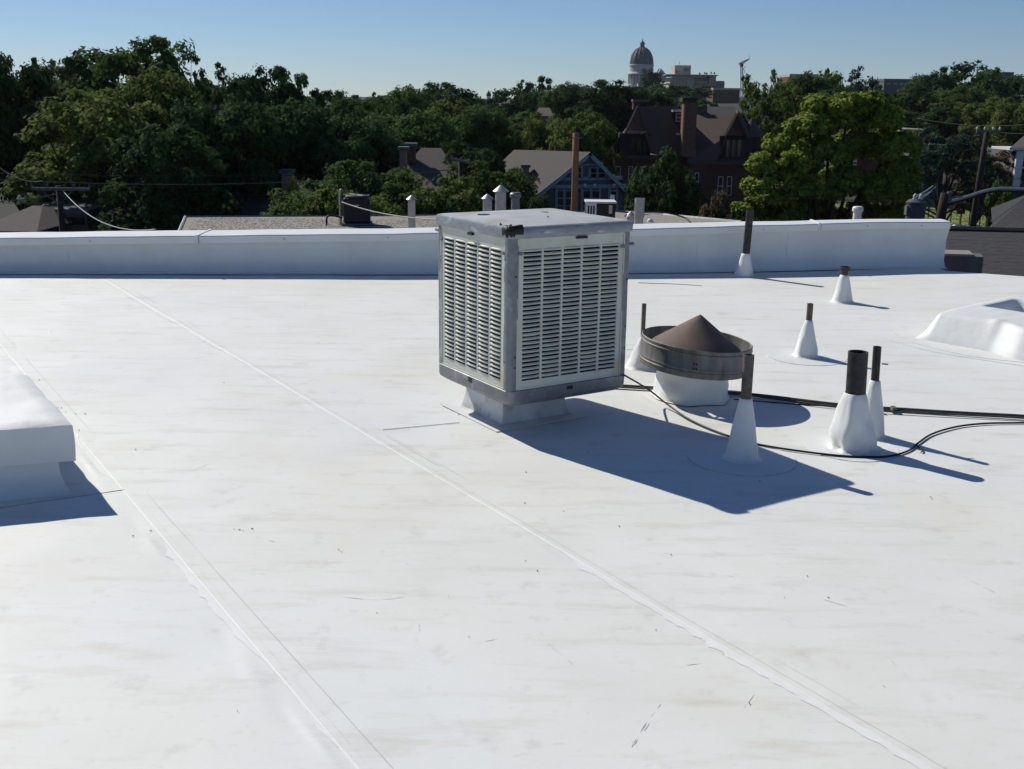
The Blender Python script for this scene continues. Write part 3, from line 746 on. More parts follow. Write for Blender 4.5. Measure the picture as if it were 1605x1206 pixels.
# ------------------------------------------------------------------ low wrapped frame at the right
def right_curb():
    A = onz(1432, 530); Bp = onz(1552, 552)
    root = thing('skylight_curb', (A.x, A.y, 0), 'low white membrane wrapped curb with a sunken middle at the right edge', 'roof curb')
    zt = .215
    tl_ = at(1464, 482, A.y+.17); tr_ = at(1563, 507, Bp.y+.13)
    # profile grid in (s along front, t backwards)
    ex = (Bp-A).normalized(); ey = Vector((-ex.y, ex.x, 0)); 
    n, m_ = 90, 70; Lx, Ly = 2.6, 1.6; v = []
    def hgt(x, y):
        # outer block, with a bend at the near corner, inner well towards the right
        rmp = lambda t: .5*(t+.04-math.sqrt((t-.0)**2*0+ (t-1)**2+.004)+1) if t < 1.6 else 1.
        fx_ = max(0, min(1, rmp(x/.12)))*max(0, min(1, rmp(y/.15))) * (1-sstep(Ly-.16, Ly, y)) * (1-sstep(Lx-.1, Lx, x))
        well = sstep(.20, .28, x)*sstep(.70, .76, y)*(1-sstep(1.22, 1.30, y))*(1-sstep(Lx-.45, Lx-.35, x))
        ridge = .03*math.exp(-((x-.60)/.035)**2)*(1-sstep(.1,.35,y))
        return fx_*(zt + ridge*.5) - well*.19*fx_ + .006*noise.noise(Vector((x*3.5, y*3.5, 6)))*fx_ + .003*noise.noise(Vector((x*9, y*2, 3)))*sstep(0,.08,y)
    for i in range(n+1):
        for j in range(m_+1):
            x = Lx*(i/n)**1.25; y = Ly*(j/m_)**1.1
            q = ex*x + ey*y
            sx = x
            if x > .62: q = q - ey*(.10*sstep(.62, .9, x))
            v.append((q.x, q.y, roof_z(A.x+q.x, A.y+q.y)+.0025-(.01 if i == 0 or j == 0 else 0)+max(0, hgt(x, y))))
    MB().add(v, [(i*(m_+1)+j, (i+1)*(m_+1)+j, (i+1)*(m_+1)+j+1, i*(m_+1)+j+1) for i in range(n) for j in range(m_)]).build('curb_wrap', M_WHITE, root, smooth=True)
    b = MB(); pts = [onz(x_, y_)-A for x_, y_ in ((1385,531),(1450,549),(1530,563),(1640,580))]
    b.tube([(p_.x, p_.y, roof_z(A.x+p_.x, A.y+p_.y)+.002) for p_ in smooth_pts(pts)], .0016, 5).build('caulk_line', M_CAULK, root)
    b = MB(); pts = [onz(x_, y_)-A for x_, y_ in ((1400,522),(1440,540),(1530,560),(1640,572))]
    b.tube([(p_.x, p_.y, roof_z(A.x+p_.x, A.y+p_.y)+.002) for p_ in smooth_pts(pts)], .0014, 5).build('caulk_line', M_CAULK, root)
right_curb()

# ------------------------------------------------------------------ line set, cable, flashing laps, crumbs
ls = thing('line_set', (0,0,0), 'dark insulated line set lying across the roof from the cooler towards the right edge', 'pipe')
pts = [onz(x, y, .02) for x, y in ((930,603),(1090,612),(1172,618),(1300,633),(1420,642),(1605,653),(1760,664))]
MB().tube([p_+Vector((0,0,.004*noise.noise(p_*2))) for p_ in smooth_pts(pts, 10)], .0105, 8).build('tube', M_CONDUIT, ls, smooth=True)
pts = [onz(x, y, .018) for x, y in ((930,604.5),(1090,614),(1172,620),(1300,636.5),(1420,646),(1605,655.5),(1760,668))]
MB().tube(smooth_pts(pts, 10), .0065, 8).build('tube', M_CONDUIT, ls, smooth=True)
for px_ in (1400,):
    q = onz(px_, interp([(975,606),(1172,618),(1300,634),(1420,643),(1760,665)], px_), .022); MB().obox(q-Vector((.014,.03,.016)), (.028,0,0), (0,.045,0), (0,0,.033)).build('tape_band', M_FOAM, ls)
o = MB().tube(smooth_pts([onz(x, y, .006) for x, y in ((1150,626),(1250,634),(1320,638),(1390,650))], 10), .004, 6).build('wire', M_CABLE); tag(o, 'thin grey wire lying just in front of the dark line set', 'wire')
cab = [at(978, 588, 6.20)] + [onz(x, y, z) for x, y, z in ((1015,610,.11),(1050,637,.03),(1085,660,.012),(1140,683,.010),(1200,699,.010),(1300,713,.010),(1365,716.5,.010),(1400,714,.010),(1425,706,.010),(1440,694,.010),(1462,680,.010),(1500,669,.010),(1545,664,.010),(1605,663,.010),(1700,662,.010))]
o = MB().tube(smooth_pts(cab, 10), .0058, 8).build('power_cable', M_CABLE, smooth=True); tag(o, 'black power cable snaking from the cooler across the white roof to the right', 'cable')
o = MB().tube(smooth_pts([onz(x, y, .010) for x, y in ((1436,696),(1440,701),(1446,706),(1444,709))], 6), .004, 6).build('cable_end', M_CABLE); tag(o, 'short stray tail of black wire beside the bend of the cable', 'wire')
def lap_line(pts_px, r=.002, z=.0068):
    P = smooth_pts([onz(x, y, z) for x, y in pts_px], 12)
    P = [Vector((q.x, q.y, roof_z(q.x, q.y)+.0045)) + Vector((0,.002*noise.noise(q*7),0)) for q in P]
    MB().tube(P, r, 5).build('lap_line', M_CAULK, ROOF)
lap_line(((600,673),(655,668),(720,662)), .0017)
lap_line(((690,632),(722,640),(718,650)), .0014)
lap_line(((1000,443),(1060,445),(1100,448)), .003)
lap_line(((980,548),(1030,545),(1070,535)), .0012)
def scuff(pts_px, r, m, name='scuff_mark'):
    P = smooth_pts([onz(x, y, 0) for x, y in pts_px], 8); v = []; f = []
    for i, q in enumerate(P):
        t = (P[min(i+1, len(P)-1)]-P[max(i-1, 0)]).normalized(); n_ = Vector((-t.y, t.x, 0))*r*1.5*max(0, .12+noise.noise(q*23))*math.sin(PI*(i+.5)/len(P))**.5
        c = q.dot(SN); u = q.dot(SD); kk = 0 if c < VA-.055 else (1 if c < VB-.055 else 2); z = sheet_z(kk, u, c, q)+.0012
        v += [(q.x-n_.x, q.y-n_.y, z), (q.x+n_.x, q.y+n_.y, z)]
        if i: k = len(v); f.append((k-4, k-3, k-1, k-2))
    MB().add(v, f).build(name, m, ROOF)
M_SCUFF = mat('pale_scuff', (.60,.595,.575), (.66,.66,.64), scale=40, rough=.6)
M_SCUFFD = mat('dark_scuff', (.42,.41,.39), (.5,.49,.47), scale=60, rough=.7)
for P_ in (((990,1172),(1012,1135),(1036,1104)), ((366,831),(374,832),(384,834)), ((657,976),(658,990)), ((530,863),(541,868))): scuff(P_, .0022, M_SCUFFD)
for P_ in (((840,978),(862,1012),(900,1045),(950,1110),(1012,1192)), ((530,935),(590,940),(640,935)), ((994,1168),(1022,1128)), ((1165,1112),(1182,1090)), ((300,740),(340,722)), ((540,780),(590,776)), ((1060,1045),(1100,1040)), ((740,1010),(790,1000)), ((400,842),(430,850)), ((100,1165),(125,1152)), ((250,470),(300,474),(340,480)), ((1380,1020),(1420,1060)), ((1290,940),(1330,952)), ((840,560),(1000,566)), ((560,540),(640,552)), ((190,505),(230,512)), ((700,925),(705,940)), ((1120,900),(1160,905)), ((1500,900),(1560,930))): scuff(P_, .0028, M_SCUFF)
b = MB()
for x, y in ((366,831),(374,832),(381,833),(397,830),(531,863),(535,867),(657,983),(883,803),(843,896),(1192,756),(1459,781),(1461,784),(350,601),(81,521),(96,641),(104,647),(118,650),(61,597),(66,622),(92,640),(132,650),(214,706),(1134,1027),(1175,1106),(1300,938),(1386,1078),(823,880),(825,742),(824,790),(972,827),(1266,905),(207,842),(235,834),(373,1117),(590,962),(1053,871),(123,687),(124,676),(735,1000),(1230,938),(1028,989)):
    q = onz(x, y); a = random.uniform(0, PI); s = random.uniform(.003, .009)*(q.y/4)
    b.obox(q+Vector((0,0,roof_z(q.x,q.y)+.003)), (s*math.cos(a), s*math.sin(a), .001), (-s*.35*math.sin(a), s*.35*math.cos(a), 0), (0,0,.002))
tag(b.build('roof_crumbs', M_BARK), 'dark crumbs and dry leaf bits scattered over the white roof', 'debris', kind='stuff')

# ------------------------------------------------------------------ next building: gravel roof and what stands on it
NZ = -1.5
def neighbour():
    root = thing('gravel_roof_building', (0,0,0), 'low building with a flat tan gravel roof just behind the white parapet', 'building')
    ring = [onz(x, y, NZ) for x, y in ((292,341),(640,339),(960,331.5),(1040,337),(1162,348.5))] 
    ring += [Vector((ring[-1].x+1.2, 17, NZ)), Vector((ring[0].x+3.6, 17, NZ))]
    MB().prism(ring, (0,0,-.25)).build('roof', M_GRAVEL, root)
    cx = sum(p_.x for p_ in ring)/7; cy = sum(p_.y for p_ in ring)/7
    ins = [Vector((lerp(p_.x, cx, .03), lerp(p_.y, cy, .03), NZ-.25)) for p_ in ring]
    MB().prism(ins, (0,0,GZ-NZ+.25)).build('wall', M_STUCCO, root)
    a, b_ = ring[0], ring[-1]
    MB().tube([a+Vector((-.03,0,.03)), b_+Vector((-.03,0,.03))], .035, 4).build('edge_trim', M_TRIM, root)
    for p0, p1 in zip(ring[:5], ring[1:5]): MB().tube([p0+Vector((0,.02,.0)), p1+Vector((0,.02,.0))], .045, 4).build('gravel_stop', M_GALV, root)
    # loose ballast stones that roughen the surface
    b = MB(); n = 9000
    for i in range(n):
        x = random.uniform(-9, 7.5); y = random.uniform(24.5, 31.5)
        s = random.uniform(.02, .04); a = random.uniform(0, PI); c_, s_ = math.cos(a)*s, math.sin(a)*s
        lim = onz(802, 339, NZ).y
        if x < ring[0].x+.3+ (31-y)*.25 or y > interp([(ring[0].x, ring[0].y-.2),(ring[2].x, ring[2].y-.2),(ring[4].x, ring[4].y-.2)], x): continue
        b.add([(x-c_, y-s_, NZ+.002), (x+s_, y-c_, NZ+.002), (x+c_, y+s_, NZ+.002), (x-s_, y+c_, NZ+.002), (x, y, NZ+s*.4)], [(0,1,4),(1,2,4),(2,3,4),(3,0,4)])
    tag(b.build('gravel', M_GRAVEL, root), kind='stuff')
neighbour()
def stack(px, ytop, w, D, cap, label, m=M_METAL, ybase=None, capw=1.5, wob=0, cat='vent'):
    zb = NZ; top = at(px, ytop, D); x = top.x; r = w/2*D/F; H_ = top.z-zb
    root = thing('vent_stack', (x, D, zb), label, cat, 'vents on the gravel roof')
    if cap == 'cone':
        hc = r*capw*.75
        MB().lathe([(r, 0), (r, H_-hc*1.25)], 18).build('stack_pipe', m, root, smooth=True)
        MB().lathe([(r*capw, H_-hc-.01), (r*capw, H_-hc), (r*.2, H_-hc*.08), (.001, H_)], 18).build('rain_cap', M_METAL, root, smooth=True, angle=.6)
        MB().lathe([(r*1.02, H_-hc*1.2), (r*1.02, H_-hc*1.05)], 12).build('collar', m, root)
    elif cap == 'drum':
        MB().lathe([(r, 0), (r, H_-r*1.2)], 18).build('stack_pipe', m, root, smooth=True)
        MB().lathe([(r*1.05, H_-r*1.3), (r*capw, H_-r*1.1), (r*capw, H_-r*.35), (r*capw*.8, H_), (.001, H_+.01)], 18).build('vent_cap', m, root, smooth=True, angle=.5)
    else:
        MB().lathe([(r*.96, 0), (r*.96, H_*.62), (r*1.12, H_*.63), (r*1.12, H_), (r*.95, H_), (r*.95, H_-.1)], 18).build('stack_pipe', m, root, smooth=True, angle=.6)
    MB().lathe([(r*2.0, .004), (r*1.15, .05)], 16).build('base_flashing', M_TAR, root)
stack(645, 306, 11.5, 28.6, 'cone', 'slim metal chimney pipe with a pointed cap right of the dark condenser')
stack(764, 304, 14, 27.5, 'cone', 'short metal pipe with a pointed cap, leftmost of three behind the cooler', capw=1.35)
stack(785, 290, 17, 26.5, 'cone', 'tallest metal pipe with a wide cone cap above the swamp cooler', capw=1.5)
stack(808, 302, 13, 27.0, 'drum', 'grey pipe with a round drum cap, rightmost of three behind the cooler', M_GALV, capw=1.35)
stack(1003, 311, 14, 25.5, 'open', 'shiny open topped double wall flue pipe right of the cooler')
stack(989, 331, 11, 26.0, 'cone', 'small low metal vent with a cone cap beside the shiny flue pipe', capw=1.9)
stack(1345, 324, 13, 22.5, 'drum', 'pale drum capped vent peeping over the right part of the parapet', M_WHITEPAINT, capw=1.3)
stack(960, 306, 6, 30, 'open', 'small round pipe behind the boxy rooftop unit', M_METAL)
o = bpy.data.objects[[x.name for x in bpy.data.objects if x.get('label','').startswith('pale drum')][0]]
def condenser():
    D = 29; base = onz(557, 355, NZ); x = base.x; D = base.y+.38
    root = thing('condenser_unit', (x, D, NZ), 'dark blue black cylindrical topped condenser unit on the gravel roof', 'air conditioner', rz=.12)
    w = .36; h = .76
    MB().box(-w-.05, w+.05, -w-.05, w+.05, 0, .07).build('pad', M_STUCCO, root)
    MB().box(-w, w, -w, w, .08, h).build('cabinet', M_NAVY, root, bevel=.05)
    lv = MB()
    for k in range(14):
        z = .13+k*.042; lv.box(-w-.008, w+.008, -w-.008, -w+.004, z, z+.018); lv.box(-w-.008, -w+.004, -w+.01, w, z, z+.018); lv.box(w-.004, w+.008, -w+.01, w, z, z+.018)
    tag(lv.build('louvre', M_NAVY, root), kind='stuff')
    MB().lathe([(.355, h), (.36, h+.03), (.33, h+.06), (.27, h+.05), (.001, h+.045)], 28).build('fan_guard', M_NAVY, root, smooth=True, angle=.5)
    MB().lathe([(.35, h+.052), (.355, h+.066), (.34, h+.072)], 28).build('guard_ring', M_METAL, root)
    MB().box(-.06, .06, -w-.014, -w-.008, .55, .58).build('badge', M_METAL, root)
    for k in range(10):
        a = PI*k/10; MB().tube([(.34*math.cos(a), .34*math.sin(a), h+.064), (-.34*math.cos(a), -.34*math.sin(a), h+.064)], .006, 4).build('guard_bar', M_NAVY, root)
    o = MB().tube([(x-.46, D, NZ), (x-.46, D, NZ+.85), (x-.44, D, NZ+.94), (x-.40, D-.06, NZ+.96)], .035, 8).build('conduit_riser', M_METAL, smooth=True)
    tag(o, 'thin pale conduit riser at the left side of the dark condenser', 'conduit')
    o = MB().tube(smooth_pts([Vector((x-.38, D-.2, NZ+.2)), Vector((x-.6, D-.2, NZ+.26)), Vector((x-.78, D-.25, NZ+.24)), Vector((x-.8, D-.3, NZ+.02))], 6), .028, 7).build('refrigerant_hose', M_CABLE, smooth=True)
    tag(o, 'black kinked hose left of the dark condenser', 'hose')
condenser()
def small_unit():
    b0 = at(919, 336, 26.2); b1 = at(962, 336, 26.6); x0, x1 = b0.x, b1.x; top = at(940, 316.5, 26.4).z
    root = thing('rooftop_unit', ((x0+x1)/2, 26.5, NZ), 'boxy rooftop cooler with a white louvred end and dark sides on the gravel roof', 'rooftop unit')
    w = (x1-x0)/2; h = top-NZ; zb = h-.36
    MB().box(-w, w, -.3, .3, zb, h-.02).build('cabinet', M_BARK, root)
    MB().box(-w-.02, w+.02, -.32, .32, h-.018, h+.02).build('lid', M_WHITEPAINT, root)
    MB().box(-w-.012, -w+.24, -.315, -.301, zb, h-.02).build('end_panel', M_WHITEPAINT, root)
    for k in range(3): MB().box(-w+.03+k*.065, -w+.065+k*.065, -.322, -.317, zb+.05, h-.08).build('slot', M_TAR, root)
    for sx in (-1, 1):
        for sy in (-1, 1): MB().box(sx*(w-.05)-.025, sx*(w-.05)+.025, sy*.25-.025, sy*.25+.025, 0, zb).build('leg', M_GALV, root)
    MB().box(w-.16, w-.08, -.33, -.302, zb+.1, h-.06).build('junction_box', M_METAL, root)
small_unit()
o = MB().tube(smooth_pts([at(1008, 333, 26), at(1040, 333, 26), at(1072, 341, 26), at(1082, 349, 25.6)], 6), .02, 6).build('drain_hose', M_CABLE, smooth=True); tag(o, 'black hose running down the right end of the gravel roof', 'hose')
o = MB().lathe([(.09,0),(.085,.05),(.04,.09),(.001,.1)], 12).build('roof_drain_cap', M_WHITEPAINT, loc=onz(1019, 348, NZ), smooth=True); tag(o, 'small white dome on the gravel roof right of the flue pipe', 'vent cap')

# ------------------------------------------------------------------ dark shingled roofs at the right
def shingle_roof(name, p_r0, p_r1, p_e0, p_e1, label, courses=16, per=0):
    """ridge p_r0-p_r1 down to eave p_e0-p_e1; each course is a lapped strip"""
    root = thing(name, (0,0,0), label, 'house')
    for k in range(courses):
        t0, t1 = k/courses, (k+1.25)/courses
        a = p_r0.lerp(p_e0, t0); b_ = p_r1.lerp(p_e1, t0); c = p_r1.lerp(p_e1, min(1.03, t1)); d = p_r0.lerp(p_e0, min(1.03, t1))
        nrm = (b_-a).cross(d-a).normalized()
        if nrm.z < 0: nrm = -nrm
        v = []; n = 40; L_ = (b_-a).length; s = 0; b = MB()
        us = [0]; 
        while us[-1] < 1: us.append(min(1, us[-1] + random.uniform(.22, .36)/L_))
        for u0, u1 in zip(us, us[1:]):
            j = random.uniform(-.12, .0)*(d-a).length/ (1.25) * .5; lift = random.uniform(.003, .006); low = (d-a).normalized()*j
            q = [a.lerp(b_, u0)+nrm*.002, a.lerp(b_, u1)+nrm*.002, d.lerp(c, u1)+nrm*lift+low, d.lerp(c, u0)+nrm*lift+low]
            b.add([tuple(p_) for p_ in q]+[tuple(p_-nrm*.005) for p_ in q[2:]], [(0,1,2,3),(3,2,4,5)])
        b.build('shingle_course', M_SHINGLE2, root)
    return root
r0 = at(1462, 359, 25.5); r1 = at(1700, 366, 24.); 
e0 = at(1440, 470, 19.5); e0.z = -2.7; e1 = at(1750, 470, 18.5); e1.z = -2.7; e1.x += .5
h1 = shingle_roof('shingled_house', r0, r1, e0, e1, 'house with a wide dark charcoal shingle roof just right of the parapet end', 34)
MB().tube([r0+Vector((-.1,0,.02)), r1+Vector((.1,0,.02))], .07, 6).build('ridge_cap', M_ROOFDARK, h1)
bk0, bk1 = r0+Vector((0,4.5,-2.1)), r1+Vector((0,4.5,-2.1)); MB().add([r0, r1, bk1, bk0], [(0,1,2,3)]).build('rear_roof', M_ROOFDARK, h1)
MB().prism([Vector((e0.x+.3, e0.y+.3, -2.75)), Vector((e1.x-.3, e1.y+.3, -2.75)), Vector((bk1.x-.3, bk1.y-.3, -2.95)), Vector((bk0.x+.3, bk0.y-.3, -2.95))], (0,0,GZ+2.8)).build('wall', M_BRICK, h1)
MB().add([e0+Vector((.1,.1,-.02)), r0+Vector((0,0,-.03)), bk0+Vector((.1,-.1,-.02))], [(0,1,2)]).build('gable', M_BRICK, h1)
r0 = at(1617, 302, 33); r1 = at(1800, 302, 33); e0 = at(1556, 356, 31); e1 = at(1790, 366, 29)
h2 = shingle_roof('shingled_house', r0, r1, e0, e1, 'house with a dark hipped shingle roof rising at the right edge of the view', 18)
MB().obox(e0+Vector((-.02,-.05,-.22)), e1-e0, (0,.1,0), (0,0,.16)).build('fascia', M_NAVY, h2)
e0b = e0+Vector((2.5,6,0)); MB().add([e0, r0, e0b], [(0,1,2)]).build('hip_side', M_ROOFDARK, h2)
MB().prism([Vector((e0.x+.5, e0.y+.4, e0.z-.2)), Vector((e1.x, e1.y+.6, e0.z-.2)), Vector((e1.x+1, e1.y+6, e0.z-.2)), Vector((e0.x+3, e0.y+6, e0.z-.2))], (0,0,GZ-e0.z+.2)).build('wall', M_BRICK, h2)
# low parapet corner between the two roofs
a = at(1462, 390.5, 14.6); c = at(1519, 393, 14.2)
o = thing('parapet_corner', (a.x, 14.2, 0), 'low upstand coloured dark as shade with a pale cap beyond the parapet end', 'parapet')
MB().obox((-.4, 0, a.z-1.6), (c.x-a.x+.55, -.12, 0), (.1, .35, 0), (0,0,1.57)).build('wall', M_STUCCO, o)  # dark colour stands for the shade on the building's end wall
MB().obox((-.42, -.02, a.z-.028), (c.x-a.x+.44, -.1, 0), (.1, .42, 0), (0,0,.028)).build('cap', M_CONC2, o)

# ------------------------------------------------------------------ trees
def leaf_mesh(P, nrm, size, name, m):
    n = len(P); a = rng.normal(size=(n, 3)); t = np.cross(nrm, a); t /= np.linalg.norm(t, axis=1)[:, None]+1e-9; s = np.cross(nrm, t)
    sz = size*rng.uniform(.6, 1.35, (n, 1)); l = t*sz; w_ = s*sz*.62
    k = rng.uniform(.1, .35, (n, 1))*sz*nrm
    V = np.stack([P-l, P+w_-k, P+l, P-w_-k], 1).reshape(-1, 3)
    me = bpy.data.meshes.new(name); me.vertices.add(4*n); me.vertices.foreach_set('co', V.ravel())
    me.loops.add(4*n); me.loops.foreach_set('vertex_index', np.arange(4*n)); me.polygons.add(n)
    me.polygons.foreach_set('loop_start', np.arange(0, 4*n, 4)); me.polygons.foreach_set('loop_total', np.full(n, 4))
    me.materials.append(m); me.update(calc_edges=True); return me
def unit(a): return a/(np.linalg.norm(a, axis=-1, keepdims=True)+1e-9)
def crown_points(lobes, nclump, nleaf, cr, flat=.6, shell=.75, upbias=.5):
    """lobes: (x,y,z,r); clumps on and in the lobes, leaves in each clump"""
    lob = np.array(lobes, float); wts = lob[:, 3]**2; idx = rng.choice(len(lob), nclump, p=wts/wts.sum())
    d = unit(rng.normal(size=(nclump, 3))); d[:, 2] = np.where(d[:, 2] < -.3, -d[:, 2]*.6, d[:, 2]); d = unit(d)
    rad = lob[idx, 3]*np.where(rng.random(nclump) < shell, rng.uniform(.82, 1.05, nclump), rng.uniform(.2, .8, nclump))
    cc = lob[idx, :3] + d*rad[:, None]*np.array([1, 1, .85])
    csz = cr*rng.uniform(.6, 1.4, nclump)
    g = rng.normal(size=(nclump, nleaf, 3)); g = g/np.linalg.norm(g, axis=2, keepdims=True)*(rng.random((nclump, nleaf, 1))**.45)
    P = cc[:, None] + g*csz[:, None, None]*np.array([1, 1, flat])
    nr = unit(g*.8 + d[:, None]*.5 + np.array([0, 0, upbias]) + rng.normal(size=g.shape)*.45)
    return P.reshape(-1, 3), nr.reshape(-1, 3), cc
def lobes_round(H_, R_, z0, n, lr=.42, seed=0, top=1.):
    r_ = np.random.default_rng(seed); zc = (z0+H_)/2; hh = (H_-z0)/2; out = [(0, 0, zc, R_*.5)]
    for i in range(n):
        zt = 1-1.75*(i+.5)/n; a = i*2.39996+r_.uniform(-.5, .5); q = math.sqrt(max(0, 1-min(zt,.80)**2)); l = R_*lr*r_.uniform(.6, 1.1); k = r_.uniform(.86, 1.1)
        out.append((q*(R_-l)*math.cos(a)*k, q*(R_-l)*math.sin(a)*k, zc+zt*(hh-l*.8)*k, l))
    return out
def trunk_mesh(H_, lobes, r=.22, name='trunk', z0=None):
    b = MB(); top = H_*.62; b.tube([(0,0,-.6),(0.02,0,0),(.08,.05,top*.35),(-.05,.08,top*.7),(.02,0,top)], [r*1.5, r*1.2, r, r*.75, r*.4], 8)
    for (x, y, z, l) in lobes[1:]:
        s = random.uniform(.25, .6)*top; b.tube([(0.03,.03,s), (x*.35, y*.35, lerp(s, z, .45)), (x*.8, y*.8, lerp(s, z, .8)), (x, y, z+l*.4)], [r*.5, r*.36, r*.2, r*.06], 5)
    return b.mesh(name, M_BARK, smooth=True)
VAR = {}
def variant(key, H_, R_, z0, nl, nc, nlf, cr, size, shell=.75, flat=.6, lr=.42, seed=0, lobes=None):
    lb = lobes or lobes_round(H_, R_, z0, nl, lr, seed)
    P, N_, cc = crown_points(lb, nc, nlf, cr, flat, shell)
    zt = np.percentile(P[:, 2], 99.7); xr = np.percentile(np.abs(P[:, 0]), 98)
    VAR[key] = dict(P=P, N=N_, size=size, trunk=trunk_mesh(H_, lb), zt=float(zt), xr=float(xr), m={})
variant('broad', 10, 4.2, 1.8, 18, 420, 70, .62, .13, seed=1, lr=.40)
variant('broad2', 10, 4.0, 1.2, 24, 430, 68, .56, .13, seed=5, lr=.34)
variant('airy', 10, 4.0, 1.8, 24, 230, 60, .46, .125, seed=2, shell=.9, lr=.28)
variant('airy2', 10, 3.4, 2.4, 18, 160, 60, .42, .125, seed=9, shell=.9, lr=.28)
variant('bush', 5, 3.0, .4, 11, 200, 70, .42, .10, seed=3)
variant('column', 10, .9, .6, 0, 150, 40, .3, .15, lobes=[(0,0,1+i*.85,.75*(1-.045*i)) for i in range(11)], flat=1.2)
variant('conifer', 10, 2.4, .8, 0, 300, 45, .5, .13, lobes=[(random.uniform(-.2,.2),random.uniform(-.2,.2),.9+i*.42,1.75*(1-i/22.5)) for i in range(21)], flat=.5)
variant('far', 10, 4.3, 1.6, 13, 110, 28, .8, .28, seed=4)
variant('far2', 10, 4.0, 1.6, 11, 100, 28, .8, .28, seed=8, lr=.5)
def tree(key, px, ytop, D, wpx, lm, label, cat='tree', name='tree', group='trees beyond the gravel roof', zb=None, rz=None, loc_x=None):
    V = VAR[key]
    if (lm.name) not in V['m']: V['m'][lm.name] = leaf_mesh(V['P'], V['N'], V['size'], 'crown', lm)
    top = at(px, ytop, D); z = ground_z(top.x, D)-.2 if zb is None else zb
    h = max(1.5, top.z-z); sx = wpx/2*D/F/V['xr']; sz = h/V['zt']
    root = thing(name, (top.x, D, z), label, cat, group, rz=random.uniform(0, 6.28) if rz is None else rz)
    for nm, me in (('crown', V['m'][lm.name]), ('trunk', V['trunk'])):
        o = bpy.data.objects.new(nm, me); C.objects.link(o); o.parent = root; o.scale = (sx, sx, sz)
    return root
# the sunlit yellow-green tree: crown lobes follow its own shape
def big_tree():
    D = 47; x0 = at(1300, 300, D).x
    lobs = []
    for px, py, r in ((1300,190,44),(1345,185,40),(1262,205,36),(1225,232,30),(1195,262,30),(1182,292,26),(1235,280,36),(1290,250,48),(1350,240,50),(1400,235,34),(1406,270,34),(1390,300,50),(1330,300,56),(1270,318,44),(1212,318,34),(1380,190,32),(1404,215,24),(1240,252,30),(1408,318,34),(1280,168,24),(1320,166,24),(1360,164,22),(1180,335,30),(1230,345,36),(1290,350,40),(1350,350,40),(1395,345,36),(1404,300,28),(1255,300,34)):
        p_ = at(px, py, D); dy = random.uniform(-1.0, .3) if r < 40 else random.uniform(-.2, 1.2); lobs.append((p_.x-x0, dy, p_.z-GZ, r*D/F*.84))
    P, N_, cc = crown_points(lobs, 1050, 90, .30, .65, .72)
    root = thing('maple_tree', (x0, D, GZ), 'big sunlit yellow green tree right of the brick mansion', 'tree', 'trees beyond the gravel roof')
    o = bpy.data.objects.new('crown', leaf_mesh(P, N_, .095, 'crown', L_BRIGHT)); C.objects.link(o); o.parent = root
    # trunk and limbs
    o = bpy.data.objects.new('trunk', trunk_mesh(8.5, [(0,0,5,2)]+lobs[::2], .3)); C.objects.link(o); o.parent = root
big_tree()
